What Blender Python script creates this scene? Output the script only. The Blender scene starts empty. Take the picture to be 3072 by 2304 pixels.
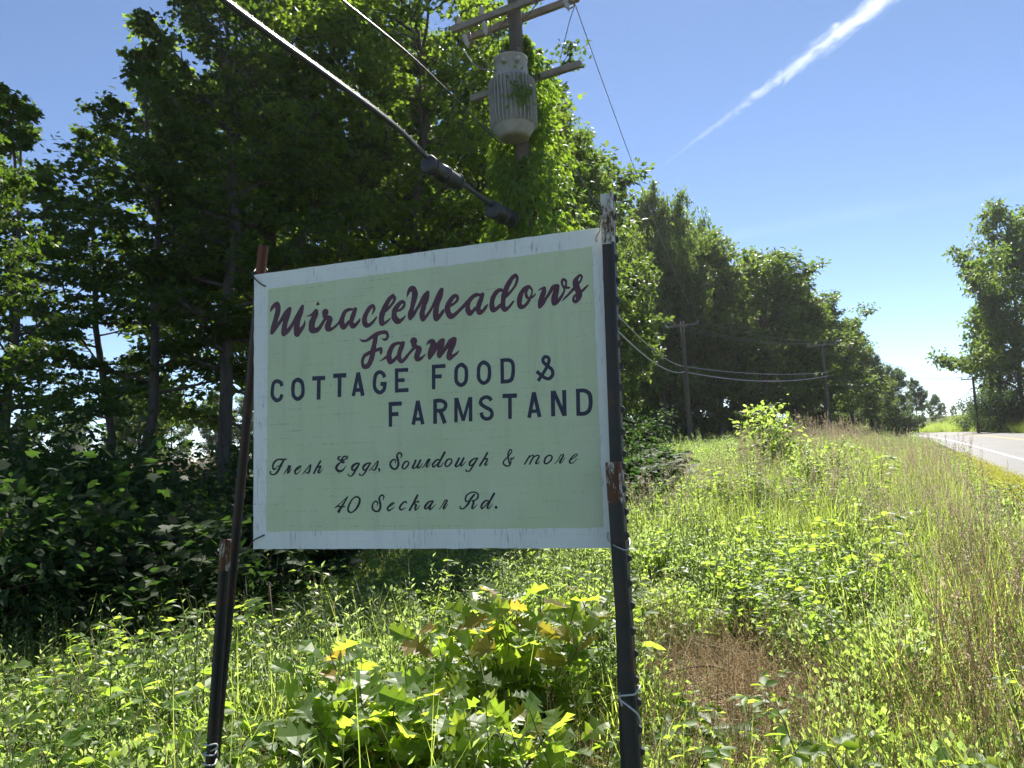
import bpy, bmesh, math, random
import numpy as np
from mathutils import Vector, Matrix

random.seed(7); rng = np.random.default_rng(7)
SC = bpy.context.scene
COL = SC.collection
R = math.radians

# ------------------------------------------------------------------ camera
EYE = np.array([0.0, 0.0, 1.5])
PW, PH, FPX = 3072.0, 2304.0, 2130.0
PITCH, ROLL = R(4.8), R(3.0)
_f = np.array([0, math.cos(PITCH), math.sin(PITCH)])
_u0 = np.array([0, -math.sin(PITCH), math.cos(PITCH)])
_r0 = np.array([1.0, 0, 0])
CR = math.cos(ROLL)*_r0 - math.sin(ROLL)*_u0
CU = math.sin(ROLL)*_r0 + math.cos(ROLL)*_u0
cam_data = bpy.data.cameras.new('camera')
cam_data.sensor_fit = 'HORIZONTAL'; cam_data.sensor_width = 36.0
cam_data.lens = 36.0*FPX/PW
cam_data.clip_start = 0.05; cam_data.clip_end = 30000
cam = bpy.data.objects.new('camera', cam_data); COL.objects.link(cam)
cam.matrix_world = Matrix(((CR[0], CU[0], -_f[0], EYE[0]), (CR[1], CU[1], -_f[1], EYE[1]),
                           (CR[2], CU[2], -_f[2], EYE[2]), (0, 0, 0, 1)))
SC.camera = cam

# ------------------------------------------------------------------ sky and sun
SUN_EL, SUN_AZ = R(50), R(13)          # azimuth measured from +Y towards +X
world = bpy.data.worlds.new('World'); SC.world = world; world.use_nodes = True
wn = world.node_tree.nodes; wl = world.node_tree.links
bg = wn['Background']; bg.inputs['Strength'].default_value = 0.076
sky = wn.new('ShaderNodeTexSky'); sky.sky_type = 'NISHITA'; sky.sun_disc = False
sky.sun_elevation = SUN_EL; sky.sun_rotation = SUN_AZ
sky.altitude = 100; sky.air_density = 0.6; sky.dust_density = 0.0; sky.ozone_density = 2.0
wl.new(sky.outputs[0], bg.inputs['Color'])
sun_dir = Vector((math.sin(SUN_AZ)*math.cos(SUN_EL), math.cos(SUN_AZ)*math.cos(SUN_EL), math.sin(SUN_EL)))
sd = bpy.data.lights.new('sun', 'SUN'); sd.energy = 5.0; sd.angle = R(0.53); sd.color = (1.0, 0.95, 0.86)
so = bpy.data.objects.new('sun', sd); COL.objects.link(so)
so.rotation_euler = sun_dir.to_track_quat('Z', 'Y').to_euler(); so.location = (0, 0, 40)
vs = SC.view_settings
vs.view_transform = 'Standard'; vs.look = 'None'; vs.gamma = 1.0; vs.use_curve_mapping = False
vs.exposure = 1.36
cy = SC.cycles
cy.max_bounces = 7; cy.diffuse_bounces = 3; cy.glossy_bounces = 2; cy.transmission_bounces = 4
cy.transparent_max_bounces = 6; cy.volume_bounces = 1
cy.use_denoising = True
try:
    cy.denoiser = 'OPENIMAGEDENOISE'; cy.denoising_input_passes = 'RGB_ALBEDO_NORMAL'
except Exception:
    pass
cy.sample_clamp_indirect = 8.0

# ------------------------------------------------------------------ helpers
def ray(px, py):                       # direction through a point of the 3072 x 2304 frame
    return ((px-PW/2)*CR - (py-PH/2)*CU)/FPX + _f
DS = 3072/2212.0
def at(dx, dy, dist):                  # place at a horizontal distance, seen at frame point of a 2212 wide view
    d = ray(dx*DS, dy*DS); return EYE + d*(dist/math.hypot(d[0], d[1]))

def tag(o, label=None, cat=None, group=None, kind=None):
    if label: o['label'] = label
    if cat: o['category'] = cat
    if group: o['group'] = group
    if kind: o['kind'] = kind
    return o
def empty(name, loc=(0, 0, 0), rz=0.0, scale=1.0):
    o = bpy.data.objects.new(name, None); COL.objects.link(o)
    o.empty_display_size = 0.1
    o.location = loc; o.rotation_euler = (0, 0, rz); o.scale = (scale,)*3
    return o
def mobj(name, me, parent=None, link=True):
    o = bpy.data.objects.new(name, me)
    if link: COL.objects.link(o)
    if parent is not None: o.parent = parent
    return o
def new_mesh(name, verts, faces, mat=None, smooth=False):
    me = bpy.data.meshes.new(name)
    me.from_pydata([tuple(v) for v in verts], [], [tuple(f) for f in faces])
    if mat:
        for m in (mat if isinstance(mat, (list, tuple)) else [mat]): me.materials.append(m)
    if smooth: me.polygons.foreach_set('use_smooth', [True]*len(me.polygons))
    me.update(); return me
def np_mesh(name, V, F, mat=None, smooth=False):
    """V (n,3), F (m,k) all faces with k corners"""
    me = bpy.data.meshes.new(name)
    V = np.ascontiguousarray(V, dtype=np.float32); F = np.ascontiguousarray(F, dtype=np.int32)
    m, k = F.shape
    me.vertices.add(len(V)); me.vertices.foreach_set('co', V.ravel())
    me.loops.add(m*k); me.loops.foreach_set('vertex_index', F.ravel())
    me.polygons.add(m)
    me.polygons.foreach_set('loop_start', np.arange(0, m*k, k, dtype=np.int32))
    me.polygons.foreach_set('loop_total', np.full(m, k, dtype=np.int32))
    if smooth: me.polygons.foreach_set('use_smooth', np.ones(m, dtype=bool))
    if mat: me.materials.append(mat)
    me.update(calc_edges=True); return me
def tri(faces):
    out = []
    for f in faces:
        for i in range(1, len(f)-1): out.append((f[0], f[i], f[i+1]))
    return out
def norm(a): return a/np.maximum(np.linalg.norm(a, axis=-1, keepdims=True), 1e-9)

class MB:                              # collects shapes for one mesh
    def __init__(s): s.v = []; s.f = []
    def add(s, V, F):
        n = len(s.v); s.v.extend([tuple(v) for v in V]); s.f.extend([tuple(i+n for i in f) for f in F]); return s
    def box(s, c, size, ax=None, bevel=0.0):
        c = np.array(c, float); h = np.array(size, float)/2
        A = np.eye(3) if ax is None else np.array(ax, float)
        sg = [(-1,-1,-1),(1,-1,-1),(1,1,-1),(-1,1,-1),(-1,-1,1),(1,-1,1),(1,1,1),(-1,1,1)]
        V = [c + A[0]*h[0]*a + A[1]*h[1]*b + A[2]*h[2]*d for a, b, d in sg]
        return s.add(V, [(0,3,2,1),(4,5,6,7),(0,1,5,4),(1,2,6,5),(2,3,7,6),(3,0,4,7)])
    def tube(s, pts, rad, n=8, cap=True):
        V, F = tube_geo(pts, rad, n, cap); return s.add(V, F)
    def lathe(s, prof, n=24, origin=(0,0,0), axis=(0,0,1), rfun=None):
        ax = norm(np.array(axis, float)); t = np.array([1., 0, 0]) if abs(ax[0]) < .9 else np.array([0, 1., 0])
        a1 = norm(np.cross(ax, t)); a2 = np.cross(ax, a1); o = np.array(origin, float)
        V = []; F = []
        for j, (r, z) in enumerate(prof):
            for i in range(n):
                th = 2*math.pi*i/n; rr = r if rfun is None else rfun(r, z, i)
                V.append(o + ax*z + (a1*math.cos(th)+a2*math.sin(th))*rr)
        for j in range(len(prof)-1):
            for i in range(n):
                k = (i+1) % n; F.append((j*n+i, j*n+k, (j+1)*n+k, (j+1)*n+i))
        F.append(tuple(range(n))[::-1]); F.append(tuple((len(prof)-1)*n+i for i in range(n)))
        return s.add(V, F)
    def build(s, name, mat, parent=None, smooth=False):
        return mobj(name, new_mesh(name, s.v, s.f, mat, smooth), parent)
def tube_geo(pts, rad, n=8, cap=True):
    P = np.array(pts, float); m = len(P)
    rad = np.full(m, rad) if np.isscalar(rad) else np.array(rad, float)
    T = norm(np.gradient(P, axis=0))
    ref = np.array([0, 0, 1.0]) if abs(T[0][2]) < 0.9 else np.array([1.0, 0, 0])
    V = []; x = norm(np.cross(ref, T[0]))
    for i in range(m):
        x = norm(x - T[i]*np.dot(x, T[i])); y = np.cross(T[i], x)
        for k in range(n):
            th = 2*math.pi*k/n
            V.append(P[i] + (x*math.cos(th) + y*math.sin(th))*rad[i])
    F = []
    for i in range(m-1):
        for k in range(n):
            l = (k+1) % n; F.append((i*n+k, i*n+l, (i+1)*n+l, (i+1)*n+k))
    if cap: F.append(tuple(range(n))[::-1]); F.append(tuple((m-1)*n+k for k in range(n)))
    return V, F
def smooth_pts(P, k=6):                # Catmull-Rom through rows of P
    P = np.array(P, float); n = len(P)
    if n < 3: return P
    Q = np.vstack([2*P[0]-P[1], P, 2*P[-1]-P[-2]]); out = []
    for i in range(n-1):
        a, b, c, d = Q[i:i+4]
        for j in range(k):
            t = j/k
            out.append(0.5*((2*b) + (c-a)*t + (2*a-5*b+4*c-d)*t*t + (-a+3*b-3*c+d)*t**3))
    out.append(P[-1]); return np.array(out)

# ------------------------------------------------------------------ materials
def mat_base(name):
    m = bpy.data.materials.new(name); m.use_nodes = True
    nt = m.node_tree; nt.nodes.clear()
    out = nt.nodes.new('ShaderNodeOutputMaterial')
    return m, nt, out
def N(nt, typ, **kw):
    n = nt.nodes.new(typ)
    for k, v in kw.items(): setattr(n, k, v)
    return n
def noise(nt, scale, detail=4, rough=0.6, vec=None, dist=0.0):
    n = N(nt, 'ShaderNodeTexNoise'); n.inputs['Scale'].default_value = scale
    n.inputs['Detail'].default_value = detail; n.inputs['Roughness'].default_value = rough
    n.inputs['Distortion'].default_value = dist
    if vec is not None: nt.links.new(vec, n.inputs['Vector'])
    return n
def ramp(nt, fac, stops):
    r = N(nt, 'ShaderNodeValToRGB'); e = r.color_ramp.elements
    while len(e) < len(stops): e.new(0.5)
    for i, (p, c) in enumerate(stops):
        e[i].position = p; e[i].color = (*c, 1) if len(c) == 3 else c
    nt.links.new(fac, r.inputs[0]); return r
def mixc(nt, fac, a, b):
    m = N(nt, 'ShaderNodeMix', data_type='RGBA')
    if hasattr(fac, 'links'): nt.links.new(fac, m.inputs[0])
    else: m.inputs[0].default_value = fac
    for s, v in ((m.inputs[6], a), (m.inputs[7], b)):
        if hasattr(v, 'links'): nt.links.new(v, s)
        else: s.default_value = (*v, 1)
    return m.outputs[2]
def mth(nt, op, a, b=None, clamp=False):
    m = N(nt, 'ShaderNodeMath', operation=op); m.use_clamp = clamp
    for i, v in enumerate((a, b)):
        if v is None: continue
        if hasattr(v, 'links'): nt.links.new(v, m.inputs[i])
        else: m.inputs[i].default_value = v
    return m.outputs[0]
def simple(name, c1, c2=None, scale=6.0, rough=0.8, metal=0.0, bump=0.0, bscale=None, spec=0.4, stretch=None):
    m, nt, out = mat_base(name)
    p = N(nt, 'ShaderNodeBsdfPrincipled'); nt.links.new(p.outputs[0], out.inputs[0])
    p.inputs['Roughness'].default_value = rough; p.inputs['Metallic'].default_value = metal
    p.inputs['Specular IOR Level'].default_value = spec
    tc = N(nt, 'ShaderNodeTexCoord'); vec = tc.outputs['Object']
    if stretch:
        mp = N(nt, 'ShaderNodeMapping'); mp.inputs['Scale'].default_value = stretch
        nt.links.new(vec, mp.inputs[0]); vec = mp.outputs[0]
    nz = noise(nt, scale, 6, 0.65, vec)
    r = ramp(nt, nz.outputs[0], [(0.3, c1), (0.7, c2 or c1)])
    nt.links.new(r.outputs[0], p.inputs['Base Color'])
    if bump:
        nb = noise(nt, bscale or scale*4, 5, 0.6, vec); b = N(nt, 'ShaderNodeBump')
        b.inputs['Strength'].default_value = bump; b.inputs['Distance'].default_value = 0.01
        nt.links.new(nb.outputs[0], b.inputs['Height']); nt.links.new(b.outputs[0], p.inputs['Normal'])
    return m
def leaf_mat(name, c1, c2, t1, t2, trans=0.45, rough=0.45, spec=0.35, objvar=0.25):
    """two-sided leaf: reflected colour c1..c2, light let through t1..t2, varied leaf by leaf"""
    m, nt, out = mat_base(name)
    g = N(nt, 'ShaderNodeNewGeometry'); oi = N(nt, 'ShaderNodeObjectInfo')
    rnd = g.outputs['Random Per Island']
    k = mth(nt, 'FRACT', mth(nt, 'ADD', rnd, oi.outputs['Random']))
    col = mixc(nt, k, c1, c2); tcol = mixc(nt, k, t1, t2)
    val = mth(nt, 'ADD', mth(nt, 'MULTIPLY', oi.outputs['Random'], objvar), 1-objvar/2)
    hs = []
    for c in (col, tcol):
        h = N(nt, 'ShaderNodeHueSaturation'); nt.links.new(c, h.inputs['Color']); nt.links.new(val, h.inputs['Value'])
        hs.append(h.outputs[0])
    p = N(nt, 'ShaderNodeBsdfPrincipled'); nt.links.new(hs[0], p.inputs['Base Color'])
    p.inputs['Roughness'].default_value = rough; p.inputs['Specular IOR Level'].default_value = spec
    t = N(nt, 'ShaderNodeBsdfTranslucent'); nt.links.new(hs[1], t.inputs['Color'])
    mx = N(nt, 'ShaderNodeMixShader'); mx.inputs[0].default_value = trans
    nt.links.new(p.outputs[0], mx.inputs[1]); nt.links.new(t.outputs[0], mx.inputs[2])
    nt.links.new(mx.outputs[0], out.inputs[0])
    return m

M = {}
M['maple'] = leaf_mat('shaded_maple_leaves', (.020,.040,.010), (.038,.068,.016), (.10,.20,.015), (.20,.32,.03), .40, .55, .25)  # shade of the near-black left crowns put into the leaf colour
M['maple_lit'] = leaf_mat('lit_maple_leaves', (.028,.055,.012), (.05,.088,.020), (.20,.34,.02), (.36,.50,.04), .46, .5, .3)  # lit copy for the brighter middle crowns, sunlight put into the colour
M['oak'] = leaf_mat('oak_leaves', (.035,.065,.018), (.065,.10,.030), (.16,.28,.03), (.28,.40,.05), .42, .5, .3)
M['far'] = leaf_mat('woodland_leaves', (.026,.046,.014), (.052,.080,.025), (.15,.26,.03), (.30,.40,.06), .42, .5, .28)
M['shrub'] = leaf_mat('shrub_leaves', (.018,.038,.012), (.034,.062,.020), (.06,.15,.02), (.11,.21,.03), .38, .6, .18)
M['vine'] = leaf_mat('vine_leaves', (.045,.085,.016), (.08,.13,.025), (.22,.40,.03), (.40,.55,.05), .46, .5, .3)
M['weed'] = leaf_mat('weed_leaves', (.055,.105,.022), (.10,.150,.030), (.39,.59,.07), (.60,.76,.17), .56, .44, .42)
M['weed2'] = leaf_mat('pale_weed_leaves', (.075,.115,.040), (.12,.165,.055), (.38,.55,.12), (.60,.74,.25), .54, .38, .5)
M['bramble'] = leaf_mat('bramble_leaves', (.05,.10,.022), (.085,.14,.035), (.36,.57,.04), (.58,.73,.10), .54, .48, .32)
M['grass'] = leaf_mat('grass_blades', (.07,.115,.02), (.12,.165,.035), (.40,.57,.06), (.62,.73,.15), .55, .5, .32)
M['lawn'] = leaf_mat('mown_grass', (.14,.165,.025), (.21,.21,.045), (.50,.53,.03), (.62,.58,.06), .45, .55, .3)
M['seed'] = leaf_mat('grass_seed_heads', (.30,.24,.17), (.45,.37,.27), (.45,.36,.24), (.60,.50,.34), .45, .8, .2)
M['straw'] = leaf_mat('dry_stalks', (.36,.27,.16), (.58,.46,.30), (.3,.2,.1), (.4,.3,.15), .2, .7, .3)
M['rustgrass'] = leaf_mat('rusty_grass', (.24,.17,.095), (.36,.27,.16), (.34,.25,.12), (.46,.34,.18), .35, .7, .3)
M['deadleaf'] = leaf_mat('dead_leaves', (.13,.055,.02), (.25,.12,.04), (.30,.12,.03), (.45,.2,.04), .35, .6, .3)
M['oakbig'] = leaf_mat('young_oak_leaves', (.055,.10,.025), (.09,.14,.04), (.38,.60,.04), (.60,.74,.07), .56, .42, .36)
M['oakgold'] = leaf_mat('young_oak_tips', (.15,.14,.035), (.19,.13,.04), (.64,.60,.05), (.70,.50,.06), .52, .42, .4)
M['bark'] = simple('bark', (.045,.036,.030), (.12,.10,.085), 9, .95, bump=.8, bscale=30, stretch=(1,1,.18))
M['stem'] = simple('green_stem', (.06,.09,.03), (.11,.12,.05), 20, .7)
M['twig'] = simple('brown_twig', (.08,.05,.03), (.15,.10,.06), 30, .8)
M['polewood'] = simple('pole_wood', (.06,.048,.038), (.14,.115,.095), 5, .95, bump=.5, bscale=20, stretch=(1,1,.08))
M['armwood'] = simple('crossarm_wood', (.15,.125,.10), (.30,.26,.22), 6, .9, bump=.4, bscale=25, stretch=(.15,1,1))
M['tank'] = simple('transformer_paint', (.36,.35,.32), (.22,.21,.19), 3.2, .55, bump=.05)
M['porcelain'] = simple('porcelain', (.42,.40,.36), (.35,.33,.30), 10, .25)
M['brownporc'] = simple('brown_porcelain', (.12,.075,.04), (.2,.14,.08), 10, .3)
M['cable'] = simple('cable_jacket', (.018,.018,.020), (.035,.035,.038), 30, .38, spec=.6)
M['wire'] = simple('line_wire', (.16,.16,.16), (.24,.24,.24), 20, .45, metal=.6)
M['galv'] = simple('galvanised_steel', (.42,.42,.42), (.55,.55,.54), 25, .45, metal=.7)
M['closure'] = simple('splice_closure_plastic', (.020,.021,.024), (.034,.035,.04), 8, .45, spec=.5)
# ------------------------------------------------------------------ terrain
RD = R(28.0)                                        # the road runs 28 degrees right of the view
RS = np.array([math.sin(RD), math.cos(RD)]); RT = np.array([math.cos(RD), -math.sin(RD)])
E_LEFT = 2.6                                        # left pavement edge, metres right of the viewer
def sd_of(x, y): return x*RS[0]+y*RS[1], x*RT[0]+y*RT[1]
def xy_of(s, d): return s*RS[0]+d*RT[0], s*RS[1]+d*RT[1]
def sst(a, b, x):
    t = np.clip((x-a)/(b-a), 0, 1); return t*t*(3-2*t)
def curve(s): return -0.00045*np.maximum(np.minimum(s, 100)-45, 0)**2 - np.where(s > 100, .0495*(s-100)+.0022*np.maximum(np.minimum(s, 330)-100, 0)**2, 0)
def zroad(s): return -0.00004*np.maximum(np.minimum(s, 400)-60, 0)**2
def vnoise(x, y, sc, seed=0):
    a = np.sin(x*sc*1.3+seed*1.7+np.sin(y*sc*.9+seed))*.5 + np.sin(y*sc*1.1-seed*2.1+np.sin(x*sc*.7-seed*.4))*.5
    b = np.sin(x*sc*3.1+y*sc*1.7+seed*3.3)*.5 + np.sin(y*sc*2.9-x*sc*2.2+seed)*.5
    return a*.65+b*.35
def ground_z(x, y):
    x = np.asarray(x, float); y = np.asarray(y, float)
    s, d = sd_of(x, y); dr = d - curve(s); zr = zroad(s)
    u = E_LEFT - dr                                   # metres left of the pavement
    left = (-0.06*sst(0, .8, u) + 0.58*np.exp(-((u-4.2)/1.25)**2)*sst(7, 13, s)*(1-.6*sst(20, 40, s))
            - 0.20*sst(4, 8, u)*(1-sst(6, 30, s)) + 0.45*sst(5, 9, u)*sst(10, 34, s)
            - 1.1*sst(24, 60, u) + 0.04*vnoise(x, y, .9, 3)*sst(.6, 2, u))
    r = dr - (E_LEFT + 8.6)
    right = -0.05*sst(0, .8, r) + 2.4*sst(1.5, 14, r) + 2.5*sst(14, 80, r)
    return np.where(u > 0, zr-0.02+left, np.where(r > 0, zr-0.02+right, zr-0.04))
def warp(n, a, b):
    t = np.linspace(-1, 1, n); return np.sign(t)*(a*np.abs(t) + (b-a)*np.abs(t)**4)
gx = warp(221, 40, 900); gy = np.concatenate([np.linspace(-60, -6, 10), -5+warp(441, 40, 1200)[221:]+0])
GX, GY = np.meshgrid(gx, gy)
GZ = ground_z(GX, GY)
far = np.hypot(GX, GY); GZ = np.where(far > 300, GZ*np.clip(1-(far-300)/300, 0, 1) - 3*sst(300, 900, far), GZ)
nx, ny = len(gx), len(gy)
I = np.arange(nx*ny).reshape(ny, nx)
Fq = np.stack([I[:-1, :-1], I[:-1, 1:], I[1:, 1:], I[1:, :-1]], -1).reshape(-1, 4)
def ground_material():
    m, nt, out = mat_base('meadow_soil')
    tc = N(nt, 'ShaderNodeTexCoord'); v = tc.outputs['Object']
    a = noise(nt, .35, 5, .6, v); b = noise(nt, 9, 6, .7, v); c = noise(nt, 60, 4, .7, v)
    c1 = ramp(nt, b.outputs[0], [(.3, (.045,.048,.02)), (.5, (.07,.085,.028)), (.72, (.11,.125,.045))]).outputs[0]
    c2 = ramp(nt, c.outputs[0], [(.3, (.09,.08,.04)), (.7, (.18,.15,.08))]).outputs[0]
    k = ramp(nt, a.outputs[0], [(.54, (0,0,0)), (.70, (1,1,1))]).outputs[0]
    col = mixc(nt, k, c1, c2)
    p = N(nt, 'ShaderNodeBsdfPrincipled'); p.inputs['Roughness'].default_value = .95
    p.inputs['Specular IOR Level'].default_value = .1
    nt.links.new(col, p.inputs['Base Color'])
    bp = N(nt, 'ShaderNodeBump'); bp.inputs['Strength'].default_value = .8; bp.inputs['Distance'].default_value = .03
    nt.links.new(c.outputs[0], bp.inputs['Height']); nt.links.new(bp.outputs[0], p.inputs['Normal'])
    nt.links.new(p.outputs[0], out.inputs[0]); return m
g = mobj('ground', np_mesh('ground', np.stack([GX, GY, GZ], -1).reshape(-1, 3), Fq, ground_material(), True))
tag(g, 'rough meadow ground rising from the verge to the woods', 'ground', kind='structure')

# road, edge line, yellow centre line
def strip(name, d0, d1, mat, s0, s1, lift, ns=160, nd=2):
    s = np.linspace(s0, s1, ns); dd = np.linspace(d0, d1, nd)
    S, D = np.meshgrid(s, dd); X, Y = xy_of(S, D+curve(S)); Z = zroad(S)+lift
    I = np.arange(ns*nd).reshape(nd, ns)
    F = np.stack([I[1:, :-1], I[1:, 1:], I[:-1, 1:], I[:-1, :-1]], -1).reshape(-1, 4)
    return mobj(name, np_mesh(name, np.stack([X, Y, Z], -1).reshape(-1, 3), F, mat))
def asphalt():
    m, nt, out = mat_base('worn_asphalt')
    tc = N(nt, 'ShaderNodeTexCoord'); v = tc.outputs['Object']
    a = noise(nt, .5, 5, .6, v); b = noise(nt, 70, 3, .8, v); c = noise(nt, 1.6, 6, .7, v, 1.5)
    base = ramp(nt, a.outputs[0], [(.3, (.105,.102,.098)), (.7, (.155,.15,.143))]).outputs[0]
    sp = ramp(nt, b.outputs[0], [(.4, (.55,.55,.55)), (.65, (1.35,1.33,1.3))]).outputs[0]
    mm = N(nt, 'ShaderNodeMix', data_type='RGBA', blend_type='MULTIPLY'); mm.inputs[0].default_value = .8
    nt.links.new(base, mm.inputs[6]); nt.links.new(sp, mm.inputs[7])
    crack = ramp(nt, c.outputs[0], [(.488, (0,0,0)), (.497, (1,1,1)), (.503, (1,1,1)), (.512, (0,0,0))]).outputs[0]
    col = mixc(nt, mth(nt, 'MULTIPLY', crack, .6), mm.outputs[2], (.03,.03,.03))
    p = N(nt, 'ShaderNodeBsdfPrincipled'); nt.links.new(col, p.inputs['Base Color'])
    p.inputs['Roughness'].default_value = .62; p.inputs['Specular IOR Level'].default_value = .4
    bp = N(nt, 'ShaderNodeBump'); bp.inputs['Strength'].default_value = .4; bp.inputs['Distance'].default_value = .006
    nt.links.new(b.outputs[0], bp.inputs['Height']); nt.links.new(bp.outputs[0], p.inputs['Normal'])
    nt.links.new(p.outputs[0], out.inputs[0]); return m
tag(strip('road', E_LEFT, E_LEFT+8.6, asphalt(), -30, 330, 0.0), 'pale grey worn asphalt road curving away to the left', 'road', kind='structure')
white_line = simple('road_white', (.80,.80,.78), (.62,.61,.59), 12, .7)
yellow_line = simple('road_yellow', (.62,.40,.07), (.50,.32,.07), 12, .7)
tag(strip('edge_line', 3.85, 3.98, white_line, -30, 300, .005), 'white painted edge line of the road', 'road marking', kind='structure')
tag(strip('centre_line', 7.35, 7.46, yellow_line, -30, 300, .005), 'near one of the two yellow centre lines', 'road marking', kind='structure')
tag(strip('centre_line', 7.60, 7.71, yellow_line, -30, 300, .005), 'far one of the two yellow centre lines', 'road marking', kind='structure')

# ------------------------------------------------------------------ the sign
GQ = [(805,866.8), (1775.9,739.5), (1810.7,1582.1), (798.8,1594.8)]      # corners of the green field in the frame
rr = [ray(*p) for p in GQ]
dd = np.linalg.solve(np.array([rr[0], rr[2], -rr[3]]).T, rr[1]); dd = np.array([dd[0], 1, dd[1], dd[2]])
Q = [rr[i]*dd[i] for i in range(4)]
k = 0.815/np.linalg.norm(Q[3]-Q[0])                                      # the field is 0.815 m high
Q = [EYE + q*k for q in Q]
SX = norm(Q[1]-Q[0]); SNm = norm(np.cross(SX, Q[0]-Q[3])); SNm = -SNm if np.dot(SNm, EYE-Q[0]) < 0 else SNm
SY = np.cross(SNm, SX)                                                    # up in the plane of the board
SO = np.array(Q[0])
def on_sign(px, py, off=0.0):
    r = ray(px, py); t = np.dot(SO-EYE, SNm)/np.dot(r, SNm); p = EYE+r*t - SO
    return np.array([np.dot(p, SX), np.dot(p, SY), off])
sign = empty('roadside_sign'); sign.matrix_world = Matrix(((SX[0], SY[0], SNm[0], SO[0]), (SX[1], SY[1], SNm[1], SO[1]),
                                                           (SX[2], SY[2], SNm[2], SO[2]), (0,0,0,1)))
tag(sign, 'pale green farm sign board with white border and maroon script lettering', 'sign')
BC = [on_sign(762.4,824.5), on_sign(1827,678.0), on_sign(1849,1644.2), on_sign(759.6,1647.6)]

def board_mat(name, base, dark, perf=.55, scr=1.0, band=None):
    """painted plywood: rows of tiny pits and vertical brush scuffs where the paint has worn through"""
    m, nt, out = mat_base(name)
    tc = N(nt, 'ShaderNodeTexCoord'); v = tc.outputs['Object']
    sep = N(nt, 'ShaderNodeSeparateXYZ'); nt.links.new(v, sep.inputs[0]); X, Y = sep.outputs[0], sep.outputs[1]
    big = noise(nt, 2.2, 4, .6, v); fine = noise(nt, 240, 3, .7, v)
    c = mixc(nt, ramp(nt, big.outputs[0], [(.35, (0,0,0)), (.65, (1,1,1))]).outputs[0], base, tuple(x*.90 for x in base))
    c = mixc(nt, mth(nt, 'MULTIPLY', fine.outputs[0], .16), c, tuple(x*.6 for x in base))
    # rows of pits every 24 mm, short upright dashes every 5 mm, in patchy stretches
    ny_ = mth(nt, 'FRACT', mth(nt, 'MULTIPLY', mth(nt, 'ADD', Y, mth(nt, 'MULTIPLY', X, .012)), 42.0))
    row = mth(nt, 'LESS_THAN', mth(nt, 'ABSOLUTE', mth(nt, 'SUBTRACT', ny_, .5)), .085)
    mpd = N(nt, 'ShaderNodeMapping'); mpd.inputs['Scale'].default_value = (170, 42, 1); nt.links.new(v, mpd.inputs[0])
    dash = mth(nt, 'LESS_THAN', noise(nt, 1.0, 1, .5, mpd.outputs[0]).outputs[0], .46)
    mp = N(nt, 'ShaderNodeMapping'); mp.inputs['Scale'].default_value = (7, 42, 1); nt.links.new(v, mp.inputs[0])
    pz = noise(nt, 1.0, 3, .6, mp.outputs[0]); patch = ramp(nt, pz.outputs[0], [(.44, (0,0,0)), (.66, (1,1,1))]).outputs[0]
    pit = mth(nt, 'MULTIPLY', mth(nt, 'MULTIPLY', mth(nt, 'MULTIPLY', row, dash), patch), perf)
    c = mixc(nt, pit, c, dark)
    mp2 = N(nt, 'ShaderNodeMapping'); mp2.inputs['Scale'].default_value = (150, 14, 1); nt.links.new(v, mp2.inputs[0])
    sz = noise(nt, 1.0, 4, .7, mp2.outputs[0]); sw = noise(nt, 9.0, 3, .6, v)
    scf = mth(nt, 'MULTIPLY', ramp(nt, sz.outputs[0], [(.53, (0,0,0)), (.66, (1,1,1))]).outputs[0],
              ramp(nt, sw.outputs[0], [(.46, (0,0,0)), (.60, (1,1,1))]).outputs[0])
    c = mixc(nt, mth(nt, 'MULTIPLY', scf, scr), c, dark)
    mp3 = N(nt, 'ShaderNodeMapping'); mp3.inputs['Scale'].default_value = (22, 1.6, 1); nt.links.new(v, mp3.inputs[0])
    dz = noise(nt, 1.0, 5, .65, mp3.outputs[0]); dirt = ramp(nt, dz.outputs[0], [(.52, (0,0,0)), (.80, (1,1,1))]).outputs[0]
    c = mixc(nt, mth(nt, 'MULTIPLY', dirt, .30), c, tuple(x*.52 for x in base))
    pale = ramp(nt, noise(nt, 5.0, 5, .6, v, .6).outputs[0], [(.50, (0,0,0)), (.75, (1,1,1))]).outputs[0]
    c = mixc(nt, mth(nt, 'MULTIPLY', pale, .16), c, (.8,.82,.76))
    p = N(nt, 'ShaderNodeBsdfPrincipled'); nt.links.new(c, p.inputs['Base Color'])
    p.inputs['Roughness'].default_value = .55; p.inputs['Specular IOR Level'].default_value = .35
    bp = N(nt, 'ShaderNodeBump'); bp.inputs['Strength'].default_value = .25; bp.inputs['Distance'].default_value = .001
    nt.links.new(mth(nt, 'SUBTRACT', fine.outputs[0], pit), bp.inputs['Height']); nt.links.new(bp.outputs[0], p.inputs['Normal'])
    nt.links.new(p.outputs[0], out.inputs[0]); return m
white_paint = board_mat('weathered_white_paint', (.85,.85,.82), (.12,.12,.12), .25, .6)
green_paint = board_mat('sage_green_paint', (.63,.69,.45), (.06,.09,.06), .34, .07)
T = .012
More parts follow.
